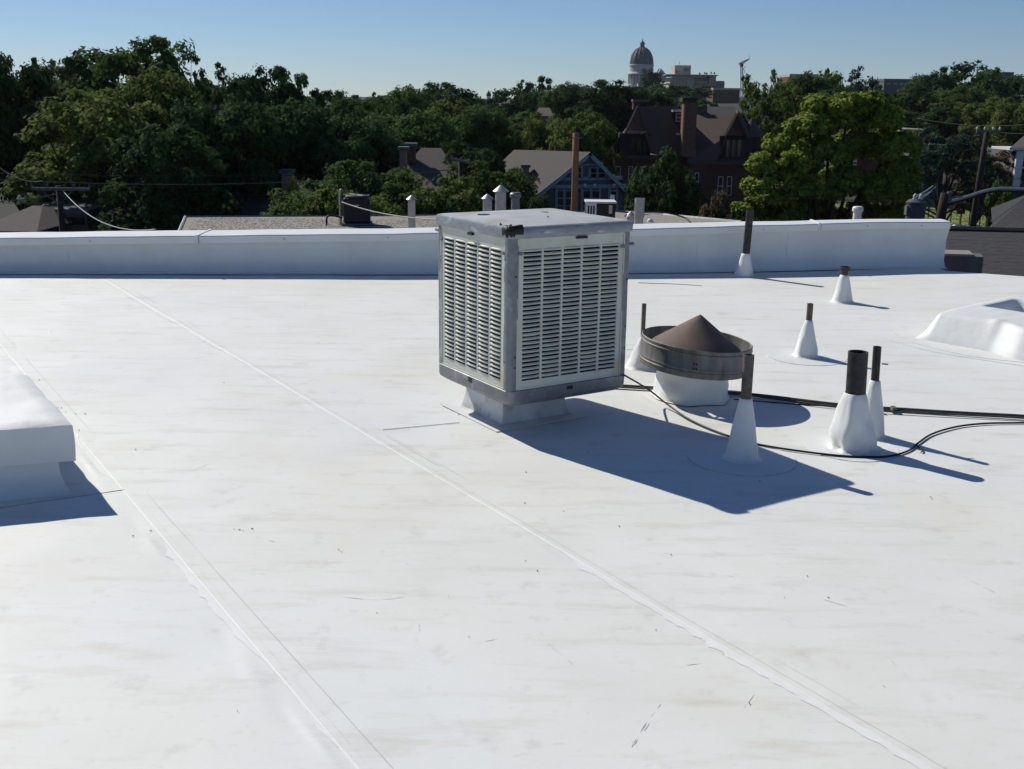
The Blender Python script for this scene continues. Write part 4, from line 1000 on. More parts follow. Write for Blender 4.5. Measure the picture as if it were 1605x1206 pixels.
T = [
 # key, px, ytop, D, width px, leaves, label
 ('broad', 15, 96, 62, 150, L_DARK, 'dark tree at the far left edge of the view'),
 ('airy2', 35, 92, 66, 70, L_DARK, 'thin topped tree rising just right of the far left edge'),
 ('airy', 100, 100, 78, 120, L_OLIVE, 'sparse see through tree between the dark left tree and the tallest left tree'),
 ('broad2', 205, 64, 70, 215, L_MID, 'tallest tree on the left with sky gaps in its crown'),
 ('airy2', 275, 82, 68, 90, L_MID, 'slim crown at the right shoulder of the tallest left tree'),
 ('broad2', 160, 145, 55, 240, L_OLIVE, 'wide olive green tree behind the left utility pole'),
 ('broad', 250, 118, 60, 170, L_OLIVE, 'leafy tree just below the tallest left tree'),
 ('broad2', 250, 200, 49, 190, L_DARK, 'dark lower tree left of the gravel roof'),
 ('airy', 340, 102, 66, 110, L_DARK, 'dark tree with a ragged top left of centre'),
 ('broad2', 415, 108, 70, 130, L_DARK, 'dark round topped tree in the left centre skyline'),
 ('broad', 350, 160, 56, 170, L_DARK, 'shadowy tree above the dark left house'),
 ('airy2', 478, 118, 72, 80, L_DARK, 'narrow dark tree at the right end of the tall left row'),
 ('broad', 465, 165, 62, 170, L_DARK, 'dense dark tree above the brick chimney of the dark house'),
 ('broad2', 545, 146, 86, 130, L_MID, 'rounded green tree just right of the tall dark row'),
 ('broad', 560, 185, 66, 150, L_DARK, 'dark tree up the slope left of the small hipped roof house'),
 ('far2', 552, 151, 150, 90, L_DARK, 'low dark tree in the dip of the skyline left of centre'),
 ('far', 590, 152, 165, 80, L_MID, 'small green tree in the dip of the skyline left of centre'),
 ('airy', 600, 148, 92, 80, L_DARK, 'small crowned tree on the skyline left of the hipped roof house'),
 ('broad', 640, 140, 100, 110, L_MID, 'green skyline tree above the hipped roof house'),
 ('broad2', 700, 132, 118, 130, L_DARK, 'broad dark skyline tree left of the tiny white cupola'),
 ('broad', 640, 178, 76, 150, L_MID, 'leafy tree right behind the hipped roof house'),
 ('broad2', 715, 160, 92, 140, L_OLIVE, 'yellowish green tree above the small grey far roofs'),
 ('broad', 755, 172, 84, 110, L_MID, 'mid green tree left of the far gabled house'),
 ('broad2', 735, 225, 62, 110, L_DARK, 'dark tree between the hipped roof house and the half timbered house'),
 ('broad2', 765, 255, 50, 150, L_MID, 'bushy tree against the left side of the half timbered house', ),
 ('broad2', 500, 288, 44, 180, L_MID, 'low green bush tree left of the dark condenser'),
 ('bush', 470, 285, 52, 60, L_BRIGHT, 'small bright green bush beside the dark house roof'),
 ('broad2', 580, 256, 47, 180, L_MID, 'bushy green tree right behind the dark condenser'),
 ('broad2', 640, 290, 45, 160, L_MID, 'green bush tree behind the slim chimney pipe'),
 ('broad2', 700, 283, 46, 160, L_OLIVE, 'green bush tree left of the three vent pipes'),
 ('broad2', 545, 300, 42, 160, L_OLIVE, 'low shrub tree directly behind the condenser top'),
 ('bush', 830, 310, 44, 90, L_DARK, 'dark bush at the foot of the half timbered house'),
 ('far', 800, 140, 190, 70, L_DARK, 'dark hillside tree right of the tiny white cupola'),
 ('far2', 822, 127, 200, 45, L_DARK, 'skyline tree left of the two slim poplars'),
 ('column', 849, 121, 175, 17, L_DARK, 'taller of the two slim dark poplars on the skyline'),
 ('column', 860, 124, 178, 12, L_DARK, 'shorter of the two slim dark poplars on the skyline'),
 ('far', 838, 135, 185, 40, L_DARK, 'dark tree at the feet of the two slim poplars'),
 ('broad', 895, 133, 160, 90, L_MID, 'round tree on the skyline right of the poplars'),
 ('broad2', 955, 128, 150, 120, L_DARK, 'wide dark dome shaped tree left of the capitol dome'),
 ('far2', 1000, 138, 220, 60, L_DARK, 'dark tree below the capitol dome'),
 ('far', 1024, 108, 500, 34, L_DARK, 'tree standing in front of the right side of the capitol dome'),
 ('far2', 1050, 132, 300, 70, L_DARK, 'hillside tree between the dome and the concrete office block'),
 ('broad', 1015, 142, 150, 90, L_DARK, 'dark tree directly above the left gable of the mansion'),
 ('far', 1096, 134, 400, 44, L_DARK, 'tree in front of the concrete office block'),
 ('broad2', 820, 178, 96, 110, L_MID, 'green tree on the slope above the far gabled house'),
 ('broad', 860, 186, 84, 90, L_OLIVE, 'yellow green tree behind the ridge of the half timbered house'),
 ('broad2', 915, 180, 80, 110, L_OLIVE, 'leafy tree behind the orange brown pole'),
 ('broad', 925, 186, 100, 90, L_MID, 'loose leaved tree against the left side of the mansion'),
 ('bush', 870, 222, 74, 110, L_OLIVE, 'light green tree above the half timbered ridge'),
 ('bush', 1040, 236, 58, 115, L_DARK, 'dark pointed shrub tree in front of the brick mansion'),
 ('bush', 1075, 262, 56, 70, L_DARK, 'dark shrub at the right foot of the mansion front tree'),
 ('bush', 1150, 322, 56, 110, L_DARK, 'low dark shrub at the left foot of the yellow green tree'),
 ('bush', 1375, 322, 60, 90, L_DARK, 'low dark shrub at the right foot of the yellow green tree'),
 ('bush', 1270, 318, 62, 170, L_DARK, 'dark undergrowth bush under the yellow green tree'),
 ('bush', 380, 306, 58, 180, L_DARK, 'dark undergrowth bush in front of the dark roofed house'),
 ('bush', 200, 310, 60, 200, L_DARK, 'dark shrub to the right of the left utility pole'),
 ('bush', 1122, 306, 44, 80, L_BROWN, 'brownish low bush below the mansion windows'),
 ('airy', 1200, 112, 98, 90, L_OLIVE, 'airy olive tree right of the tower crane'),
 ('broad2', 1250, 140, 102, 120, L_OLIVE, 'olive tree between the mansion and the sunlit yellow green tree'),
 ('broad', 1275, 118, 135, 90, L_MID, 'round green tree behind the sunlit yellow green tree'),
 ('far2', 1300, 110, 180, 50, L_MID, 'skyline tree in front of the flat brick building on the hill'),
 ('conifer', 1345, 108, 170, 38, L_BLUE, 'dark conifer on the skyline above the yellow green tree'),
 ('conifer', 1336, 113, 176, 30, L_BLUE, 'smaller conifer left of the dark skyline conifer'),
 ('far', 1366, 122, 185, 38, L_BLUE, 'small dark tree at the dip of the right skyline'),
 ('broad', 1320, 140, 130, 110, L_DARK, 'dark tree mass behind the top of the yellow green tree'),
 ('broad2', 1415, 138, 140, 110, L_DARK, 'rounded dark tree below the long flat hilltop building'),
 ('broad', 1460, 116, 190, 80, L_DARK, 'dark skyline tree right of the long flat hilltop building'),
 ('column', 1480, 106, 200, 14, L_DARK, 'slim pointed tree on the right skyline'),
 ('far', 1525, 99, 210, 80, L_DARK, 'highest dark tree on the right skyline'),
 ('far2', 1560, 108, 180, 60, L_MID, 'green tree right of the highest right skyline tree'),
 ('far', 1590, 122, 190, 70, L_DARK, 'dark tree at the right edge of the skyline'),
 ('broad', 1500, 140, 142, 120, L_MID, 'mid green tree on the right hillside'),
 ('broad2', 1455, 170, 130, 110, L_DARK, 'dark green tree above the red brick flat building'),
 ('airy', 1490, 150, 136, 80, L_OLIVE, 'yellowish slim tree on the right hillside'),
 ('broad2', 1560, 155, 126, 110, L_OLIVE, 'yellow green tree behind the leaning utility pole'),
 ('broad', 1602, 160, 120, 80, L_OLIVE, 'yellow green tree at the right edge above the porch'),
 ('airy', 1492, 196, 78, 130, L_BLUE, 'loose blue green tree over the lawn at the right'),
 ('airy', 1565, 222, 80, 120, L_BROWN, 'brown leaved tree beside the leaning utility pole'),
 ('airy2', 1540, 245, 84, 90, L_BROWN, 'thin reddish tree left of the white porch'),
]
for t_ in T: tree(*t_)
# climbing hedge on the right and a leafy shrub row
tree('bush', 1592, 292, 42, 90, L_MID, 'green hedge behind the dark hipped roof at the right edge', 'hedge', 'hedge')
def hill_wood():
    """far-off wood that reads as one mass over the hillsides"""
    Ps, Ns = [], []
    V = VAR['far']; sub = rng.choice(len(V['P']), 1150, replace=False); P0, N0 = V['P'][sub], V['N'][sub]
    spots = []
    for i in range(330):
        D = rng.uniform(190, 700) if i < 260 else rng.uniform(700, 1250); px = rng.uniform(-150, 1750)
        x = (px-802)/F*D*1.03; z = ground_z(x, D)
        # keep the skyline of the photograph
        lim = interp([(-200,120),(300,120),(500,150),(560,158),(700,146),(780,152),(960,140),(1130,150),(1170,140),(1300,130),(1375,136),(1450,128),(1520,112),(1605,120),(1800,120)], px)
        topz = at(px, lim+random.uniform(2, 12), D).z; h = min(rng.uniform(8, 13), topz-z)
        if h < 4: z = topz-8; h = 8
        if i >= 0 and 985 < px < 1140 and D > 260: continue
        s = h/10; r_ = s*rng.uniform(1.0, 1.5) ; a = rng.uniform(0, 6.28); c_, s_ = math.cos(a), math.sin(a)
        R_ = np.array([[c_, -s_, 0], [s_, c_, 0], [0, 0, 1]])
        q = (P0*np.array([r_, r_, s]))@R_.T + np.array([x, D, z]); Ps.append(q); Ns.append(N0@R_.T)
    o = bpy.data.objects.new('wooded_hillside', leaf_mesh(np.concatenate(Ps), np.concatenate(Ns), .42, 'wooded_hillside', L_DARK)); C.objects.link(o)
    tag(o, 'dark green wood covering the hillside behind the houses', 'wood', kind='stuff')
hill_wood()

# ------------------------------------------------------------------ houses
def hb(b, px0, px1, py0, py1, D, d): # box from view extents at depth D, thickness d backwards
    a = at(px0, py0, D); c = at(px1, py1, D); b.box(min(a.x, c.x), max(a.x, c.x), D, D+d, min(a.z, c.z), max(a.z, c.z)); return b
def window(px0, px1, py0, py1, D, parent, m=None, frame=M_TRIM, mull=1):
    w_ = hb(MB(), px0, px1, py0, py1, D-.06, .05).build('window', M_GLASS, parent)
    fr = MB(); a = at(px0, py1, D-.1); c = at(px1, py0, D-.1); t = .045
    fr.box(a.x-t, a.x, D-.1, D-.02, a.z-t, c.z+t); fr.box(c.x, c.x+t, D-.1, D-.02, a.z-t, c.z+t); fr.box(a.x, c.x, D-.1, D-.02, a.z-t, a.z); fr.box(a.x, c.x, D-.1, D-.02, c.z, c.z+t)
    for k in range(mull):
        xm = lerp(a.x, c.x, (k+1)/(mull+1)); fr.box(xm-.025, xm+.025, D-.1, D-.061, a.z, c.z)
    fr.box(a.x, c.x, D-.095, D-.0615, (a.z+c.z)/2-.025, (a.z+c.z)/2+.025)
    fr.build('frame', frame, w_); return w_
def poly(b, pts, flip=False):
    b.add(pts, [tuple(range(len(pts)))]); return b
def slab(pts, name, m, parent, th=.14):
    pts = [Vector(p_) for p_ in pts]; n_ = (pts[1]-pts[0]).cross(pts[2]-pts[0]).normalized()
    if n_.z > 0: n_ = -n_
    return MB().prism(pts, n_*th).build(name, m, parent)
def chimney(px0, px1, py0, py1, D, d, m, parent, name='chimney', pots=True):
    o = hb(MB(), px0, px1, py0, py1, D, d).build(name, m, parent)
    a = at(px0, py0, D); c = at(px1, py0, D); k = MB(); k.box(a.x-.1, c.x+.1, D-.1, D+d+.1, a.z, a.z+.18); k.build('chimney_cap', M_STUCCO, o); return o

def tudor():
    D = 66
    root = thing('half_timbered_house', (at(880, 300, D).x, D, GZ), 'half timbered blue grey house with a brown shingle roof behind the swamp cooler', 'house')
    root.location = (0,0,0)
    # gable facing the camera, ridge running back-left
    ap = at(925, 238, D); gl = at(846, 302, D); gr = at(982, 292, D); gr.z = gl.z + .1
    back = Vector((-4.6, 5.5, 0)) 
    lr = at(790, 250, D+3); lb = at(812, 297, D+2)
    rid_b = at(806, 234, D+6)
    # roof planes: broad left slope and the right slope
    slab([ap, gl, at(797, 292, D+4), at(789, 252, D+8), rid_b], 'roof', M_ROOFGREY, root) if False else None
    def slope(p, name='roof'): return slab(p, name, M_ROOFGREY, root)
    slope([ap+Vector((0,-.35,0)), gl+Vector((-.2,-.35,-.1)), at(800, 296, D+4), at(806, 235, D+7)])
    slope([ap+Vector((0,-.35,0)), at(806, 235, D+7)+Vector((0,.0,0)), Vector((gr.x-3, D+9, gr.z)), gr+Vector((.3,-.35,-.1))])
    slope([at(806, 235, D+7), at(800, 296, D+4), at(788, 252, D+8.5)], 'roof')
    # walls
    MB().prism([Vector((gl.x+.3, D, gl.z-.1)), Vector((gr.x-.2, D, gl.z-.1)), Vector((gr.x-.2, D+7, gl.z-.1)), Vector((gl.x-1.5, D+5, gl.z-.1))], (0,0,GZ-gl.z)).build('wall', M_BLUESIDING, root)
    MB().prism([Vector((gl.x+.2, D, gl.z-.1)), Vector((gr.x-.1, D, gl.z-.1)), Vector((ap.x, D, ap.z-.15))], (0,.12,0)).build('gable_wall', M_BLUESIDING, root)
    # barge boards
    def board(a, b_, w_=.22, d_=.1, m=M_PALETRIM, name='barge_board', y=-.42):
        a, b_ = Vector(a), Vector(b_); t = (b_-a).normalized(); up = Vector((-t.z, 0, t.x))
        if up.z < 0: up = -up
        return MB().prism([a+Vector((0,y,0)), b_+Vector((0,y,0)), b_+Vector((0,y,0))-up*w_, a+Vector((0,y,0))-up*w_], (0,d_,0)).build(name, m, root)
    board(ap, gl+Vector((-.2,0,-.1))); board(ap, gr+Vector((.3,0,-.1)))
    def timber(x0, y0, x1, y1, w_=.13): 
        a, b_ = at(x0, y0, D), at(x1, y1, D); t = (b_-a); t.y = 0; t.normalize(); s = Vector((-t.z, 0, t.x))*w_/2
        MB().prism([Vector((a.x, D-.07, a.z))-s, Vector((b_.x, D-.07, b_.z))-s, Vector((b_.x, D-.07, b_.z))+s, Vector((a.x, D-.07, a.z))+s], (0,.065,0)).build('timber', M_PALETRIM, root)
    timber(872, 281, 975, 279, .2); timber(905, 258, 945, 257, .18); timber(860, 293, 980, 292, .22)
    for x in (870, 883, 896, 912, 924, 936, 950, 962):
        yt = max(260 if 905 < x < 945 else 0, 238+abs(x-925)*.80+6); timber(x, yt, x, 281)
    timber(924, 260, 935, 280); timber(896, 265, 905, 280, .1)
    for k in range(5): timber(908+k*5, 257-0, 916+k*3.6, 249-abs(k-2)*0, .06); timber(916+k*5, 257, 908+k*5, 251, .06)
    for x in (872, 884, 897, 912, 926, 940, 955, 967): timber(x, 294, x, 330)
    for x0, x1 in ((874,883),(886,896),(914,925),(928,939),(957,966)): window(x0, x1, 300, 322, D-.01, root, mull=0, frame=M_PALETRIM)
    for x0, x1 in ((898,911),(926,935),(938,949)): window(x0, x1, 264, 279, D-.01, root, mull=0, frame=M_PALETRIM)
    # white porch lights along the beam
    for x in (917, 932, 963): MB().lathe([(.001,.12),(.09,.07),(.1,0),(.05,-.06),(.001,-.07)], 8, c=tuple(at(x, 291, D-.3))).build('lamp', M_WHITEPAINT, root)
    # brick chimney and roof vents
    chimney(819, 829, 263, 285, D+2.2, .6, M_TAN, root)
    for x in (836, 843): MB().lathe([(.09,0),(.09,.45),(.16,.46),(.12,.62),(.001,.66)], 8, c=tuple(at(x, 257, D+5)+Vector((0,0,-.1)))).build('roof_vent', M_METAL, root)
    hb(MB(), 790, 846, 294.5, 297.5, D+3.2, .12).build('gutter', M_TRIM, root)
    hb(MB(), 797, 860, 297, 360, D+3.6, .4).build('side_wall', M_BRICK, root)
tudor()

def mansion():
    D = 92
    root = thing('brick_mansion', (0,0,0), 'large dark red brick mansion with steep brown roofs and a tall chimney', 'house')
    A = lambda x, y, d=0: at(x, y, D+d)
    # ---- left wing: steep hipped roof with a projecting front gable
    slab([A(1008,167,1.0), A(1062,167,2.0), A(1076,252,.3), A(1022,240,-1.2)], 'roof', M_ROOFBROWN, root)
    slab([A(1002,170,.6), A(1008,167,1.0), A(1022,240,-1.2), A(1012,212,-1)], 'roof', M_ROOFBROWN, root)
    slab([A(1000,168,2.5), A(1006,167,5), A(972,235,9), A(950,243,4), A(961,243,-.6)], 'roof', M_ROOFBROWN, root)
    slab([A(1000,167,2.5), A(1062,167,6), A(1062,200,13), A(1000,200,11)], 'rear_roof', M_ROOFBROWN, root)
    # gable (brick diamond pattern) and the recess below
    MB().prism([A(982,206,-.6), A(1012,206,-.6), A(1000,172,-.6)], (0,.5,0)).build('gable_wall', M_TERRA, root)
    for q, (a, b_) in enumerate((((980,209),(1000,167)), ((1000,167),(1014,209)))):
        p0, p1 = A(*a, -1.0), A(*b_, -1.0); MB().tube([p0, p1], .13, 4).build('barge_board', M_ROOFBROWN, root)
    hb(MB(), 981, 1013, 205.5, 208, D-1.1, .5).build('gable_sill', M_STONETRIM, root)
    hb(MB(), 971, 1019, 209, 244, D-.4, 1.0).build('wall', M_DARKBRICK, root)
    for x0, x1 in ((989,995),(998,1005),(1008,1014)): window(x0, x1, 216, 238, D-.41, root, mull=0, frame=M_DARKBRICK)
    slab([A(951,244,-1), A(1050,247,-1), A(1046,244,0), A(962,241,0)], 'skirt_roof', M_ROOFBROWN, root, .2)
    MB().add([A(951,243,-1), A(976,206,-.6), A(968,236,1), ], [(0,1,2)]).build('flare', M_ROOFBROWN, root)
    hb(MB(), 953, 1078, 247, 345, D, 9).build('wall', M_BRICK, root)
    for x0, x1 in ((965,972),(985,992),(1003,1010)): window(x0, x1, 262, 285, D-.01, root, mull=0)
    # parapet block on the ridge
    hb(MB(), 993, 1003, 157, 172, D+2.6, .9).build('chimney', M_BRICK, root); hb(MB(), 992, 1018, 156, 160, D+2.4, 1.3).build('ridge_crest', M_STUCCO, root)
    # ---- dormer between wing and chimney
    hb(MB(), 1056, 1071, 176, 211, D+1.2, 2.5).build('dormer', M_DARKBRICK, root)
    window(1060, 1068, 179, 190, D+1.2, root, mull=0); hb(MB(), 1054, 1070, 209, 212, D+.8, 1).build('dormer_sill', M_TRIM, root)
    hb(MB(), 1054, 1071, 172.5, 176, D+1.0, 2.6).build('dormer_roof', M_TRIM, root)
    # ---- tall panelled chimney
    ch = MB(); hb(ch, 1072, 1089, 160, 240, D-1.4, 1.1)
    ch = ch.build('chimney', M_CHIM, root)
    for x0, x1 in ((1073,1075.5),(1078.5,1081.5),(1085,1088)): hb(MB(), x0, x1, 162, 234, D-1.55, .149).build('pilaster', M_CHIM, ch)
    hb(MB(), 1070, 1092, 153.5, 160, D-1.7, 1.7).build('chimney_cap', M_DARKBRICK, ch)
    hb(MB(), 1067.5, 1091, 234, 246, D-1.6, 1.5).build('chimney_foot', M_CHIM, ch)
    # ---- right wing roof: broad sunlit slope
    slab([A(1090,180,3), A(1156,180,3), A(1142,212,-.5), A(1122,252,-1.8), A(1078,252,-1.8), A(1076,236,-.5)], 'roof', M_ROOFBROWN, root)
    hb(MB(), 1091, 1108, 167, 182, D+3.2, 3).build('roof_block', M_ROOFBROWN, root)
    slab([A(1108,167.5,8), A(1150,167.5,8), A(1160,181,4.4), A(1106,181,4.4)], 'upper_roof', M_ROOFDARK, root)
    # right gable and its wall
    MB().prism([A(1141,212,-1.2), A(1169,213,-1.2), A(1155,181,-1.2)], (0,.6,0)).build('gable_wall', M_TERRA, root)
    for a, b_ in (((1137,214),(1156,178)), ((1156,178),(1173,216))): MB().tube([A(*a,-1.7), A(*b_,-1.7)], .16, 4).build('barge_board', M_ROOFBROWN, root)
    slab([A(1156,178,-1.6), A(1173,216,-1.6), A(1186,214,5), A(1156,172,6)], 'roof', M_ROOFBROWN, root)
    slab([A(1156,178,-1.6), A(1156,178,3), A(1122,252,-1.0), A(1137,214,-1.6)], 'roof', M_ROOFBROWN, root)
    hb(MB(), 1128, 1176, 213, 257, D-1.0, 4).build('wall', M_DARKBRICK, root)
    for x0, x1 in ((1138,1143),(1147,1152),(1156,1161)): window(x0, x1, 220, 246, D-1.01, root, mull=0, frame=M_DARKBRICK)
    # turret with a pointed roof
    c = A(1177, 213, 1); MB().lathe([(1.0, GZ-c.z), (1.0, 0)], 10, c=tuple(c)).build('turret', M_DARKBRICK, root)
    MB().lathe([(1.25, -.05), (.7, .55), (.001, 1.5)], 10, c=tuple(c)).build('turret_roof', M_ROOFBROWN, root)
    # lower brick front with sash windows
    slab([A(1078,254,-2.0), A(1186,256,-2.0), A(1180,250,-.8), A(1078,248,-.8)], 'skirt_roof', M_ROOFBROWN, root, .2)
    hb(MB(), 1080, 1184, 255, 345, D-1.2, 10).build('wall', M_BRICK, root)
    hb(MB(), 1082, 1105, 258, 345, D-1.9, .7).build('bay', M_BRICK, root)
    for x0, x1 in ((1125,1133),(1139,1147)): window(x0, x1, 278, 306, D-1.21, root, mull=0)
    for x0, x1 in ((1089,1095),): window(x0, x1, 272, 298, D-1.91, root, mull=0)
mansion()

def simple_house(label, px0, px1, yr, ye, D, m_roof, m_wall, depth=8, hip=.3, name='house', yb=None, chim=None, ridge=None):
    root = thing(name, (0,0,0), label, 'house')
    a, b_ = at(px0, ye, D), at(px1, ye, D); zr = at((px0+px1)/2, yr, D+depth/2).z; ze = a.z; w_ = b_.x-a.x
    r0, r1 = (a.x+w_*hip, a.x+w_*(1-hip)) if ridge is None else ridge
    r0, r1 = Vector((r0, D+depth/2, zr)), Vector((r1, D+depth/2, zr)); c0, c1, c2, c3 = Vector((a.x, D, ze)), Vector((b_.x, D, ze)), Vector((b_.x, D+depth, ze)), Vector((a.x, D+depth, ze))
    for q in ([c0, c1, r1, r0], [c2, c3, r0, r1], [c1, c2, r1], [c3, c0, r0]): slab(q, 'roof', m_roof, root, .12)
    MB().box(a.x+.35, b_.x-.35, D+.35, D+depth-.35, ground_z(a.x, D)-1, ze-.05).build('wall', m_wall, root)
    nwin = max(1, int(w_/2.6))
    for k in range(nwin):
        px = lerp(px0, px1, (k+.5)/nwin); s = .45*F/D; window(px-s, px+s, ye+.55*F/D, ye+1.8*F/D, D+.34, root)
    if chim: chimney(*chim[:4], chim[4], .7, chim[5], root)
    return root
simple_house('dark roofed house under the trees left of the condenser', 262, 500, 282, 335, 52, M_ROOFDARK, M_STUCCO, depth=11, hip=.28, chim=(441,455,272,300,54.5,M_TAN))
simple_house('house with a grey brown hipped roof and a tan brick chimney above the condenser', 598, 735, 232, 300, 58, M_ROOFGREY, M_TAN, depth=9, hip=.38, chim=(626,637,236,288,58.6,M_TAN))
hh = [o for o in bpy.data.objects if o.get('label','').startswith('house with a grey brown hipped')][0]
chimney(636, 650, 230, 256, 60.5, .8, M_BRICK, hh)
simple_house('small far house with a pale grey roof above the hipped roof house', 672, 722, 209, 226, 105, M_ROOFGREY, M_STUCCO, depth=7, hip=.3, chim=(711,719,211,224,104,M_WHITEPAINT))
simple_house('far grey gabled house up the slope left of the half timbered house', 768, 822, 191, 222, 100, M_ROOFGREY, M_BRICK, depth=8, hip=.35)
simple_house('pale little house among trees below the poplars', 840, 868, 169, 182, 150, M_ROOFGREY, M_STUCCO, depth=8, hip=.2)
simple_house('grey gabled house cut by the left edge of the view', -45, 58, 322, 362, 46, M_ROOFGREY, M_STUCCO, depth=7, hip=.42)
def flat_block(label, px0, px1, y0, y1, D, d, m, cat='building', name='flat_building', trim=None, wins=(), zb=None, roofm=None):
    root = thing(name, (0,0,0), label, cat); a = at(px0, y0, D); c = at(px1, y0, D); zb = min(ground_z(a.x, D)-1, at(px0, y1, D).z) if zb is None else zb
    MB().box(a.x, c.x, D, D+d, zb, a.z).build('wall', m, root)
    k = MB(); k.box(a.x-.15, c.x+.15, D-.15, D+d+.15, a.z, a.z+(.22 if D < 200 else 1.)); k.build('roof', roofm or trim or m, root)
    for (x0, x1, w0, w1) in wins: hb(MB(), x0, x1, w0, w1, D-.12, .1).build('window', M_GLASS, root)
    return root
fb = flat_block('low dark flat roofed building behind the left utility pole', 52, 136, 335, 360, 50, 6, M_STUCCO, trim=M_GREYWOOD, wins=((62,78,341,356),(84,92,341,356),(102,132,341,353)))
for px_ in (62, 80, 133): hb(MB(), px_-2, px_+2, 325, 334, 50.4, .25).build('roof_vent', M_STUCCO, fb)
flat_block('red brick flat building with a pale band at the right behind the trees', 1412, 1458, 206, 226, 118, 14, M_BRICK2, trim=M_CONC2)
flat_block('pale grey storefront below the red brick flat building', 1426, 1480, 230, 262, 112, 5, M_STUCCO, trim=M_GREYWOOD, wins=((1425,1440,240,255),(1450,1465,240,255)))
def porch():
    root = thing('porch_house', (0,0,0), 'white columned porch house at the right edge of the view', 'house'); D = 78
    hb(MB(), 1585, 1680, 232, 237, D-1.2, 3.2).build('porch_roof', M_TRIM, root); hb(MB(), 1596, 1680, 237, 330, D+1, 6).build('wall', M_STUCCO, root)
    slab([at(1583,232,D-1.2), at(1680,232,D-1.2), at(1680,212,D+3), at(1606,212,D+3)], 'roof', M_ROOFGREY, root)
    for px_ in (1596, 1618): hb(MB(), px_-1.5, px_+1.5, 237, 300, D-1, .2).build('column', M_TRIM, root)
    hb(MB(), 1594, 1680, 262, 265, D-1.1, .1).build('rail', M_TRIM, root); window(1600, 1604, 243, 258, D+.99, root, mull=0)
porch()

# ------------------------------------------------------------------ the hill: domed capitol, office block, crane
def capitol():
    D = 1250; root = thing('capitol_building', (0,0,0), 'domed granite capitol building on the hilltop skyline', 'capitol'); c = at(1004.5, 130, D); s = D/F
    zz = lambda y: at(1004.5, y, D).z
    def L(prof, name, m, n=32, par=root): return MB().lathe([(r*s, zz(y)) for r, y in prof], n, c=(c.x, D, 0)).build(name, m, par, smooth=True, angle=.5)
    L([(17.5,101.5),(17.2,96),(15.8,90),(13.4,84),(10,79),(6.5,76),(4.6,74.8),(.1,74.6)], 'dome', M_COPPER, 40)
    rb = root
    for k in range(16):
        a = 2*PI*k/16; MB().tube([(c.x+r*s*math.cos(a), D+r*s*math.sin(a), zz(y)+.2) for r, y in ((17.5,101),(15.9,90),(13.5,84),(10,79),(6.5,76))], .45, 4).build('dome_rib', M_COPPER, root)
    L([(4.8,75.2),(4.8,74),(3.4,73.6),(3.2,69),(4.2,68.6),(3.6,67.4),(2.2,66),(1.2,65),(.5,62.5),(.05,60.5)], 'lantern', M_COPPER, 16)
    L([(18.6,104),(18.6,102),(17.6,101.4)], 'cornice', M_STONE); L([(17.8,113),(17.8,104)], 'drum', M_STONE)
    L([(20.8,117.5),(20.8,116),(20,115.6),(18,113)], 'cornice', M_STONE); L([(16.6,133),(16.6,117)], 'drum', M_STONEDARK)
    col = MB().lathe([(.8*s, zz(132)), (.7*s, zz(117.4))], 8).mesh('column', M_STONE)
    for k in range(24):
        a = 2*PI*k/24; o = bpy.data.objects.new('column', col); C.objects.link(o); o.parent = root; o.location = (c.x+19*s*math.cos(a), D+19*s*math.sin(a), 0)
    L([(21.5,150),(21.5,134),(21,132.4),(16,132.2)], 'podium', M_STONE)
    hb(MB(), 985, 1062, 137, 165, D-28, 56).build('main_block', M_STONE, root)
    hb(MB(), 1000, 1058, 131, 138, D-24, 40).build('attic', M_STONE, root)
    MB().prism([at(1026,127,D-34), at(1052,127,D-34), at(1036,107,D-34)], (0,20,0)).build('pediment', M_STONE, root)
    for px_ in (1029, 1034, 1040, 1046): hb(MB(), px_-.7, px_+.7, 127, 145, D-33, 2).build('column', M_STONE, root)
capitol()
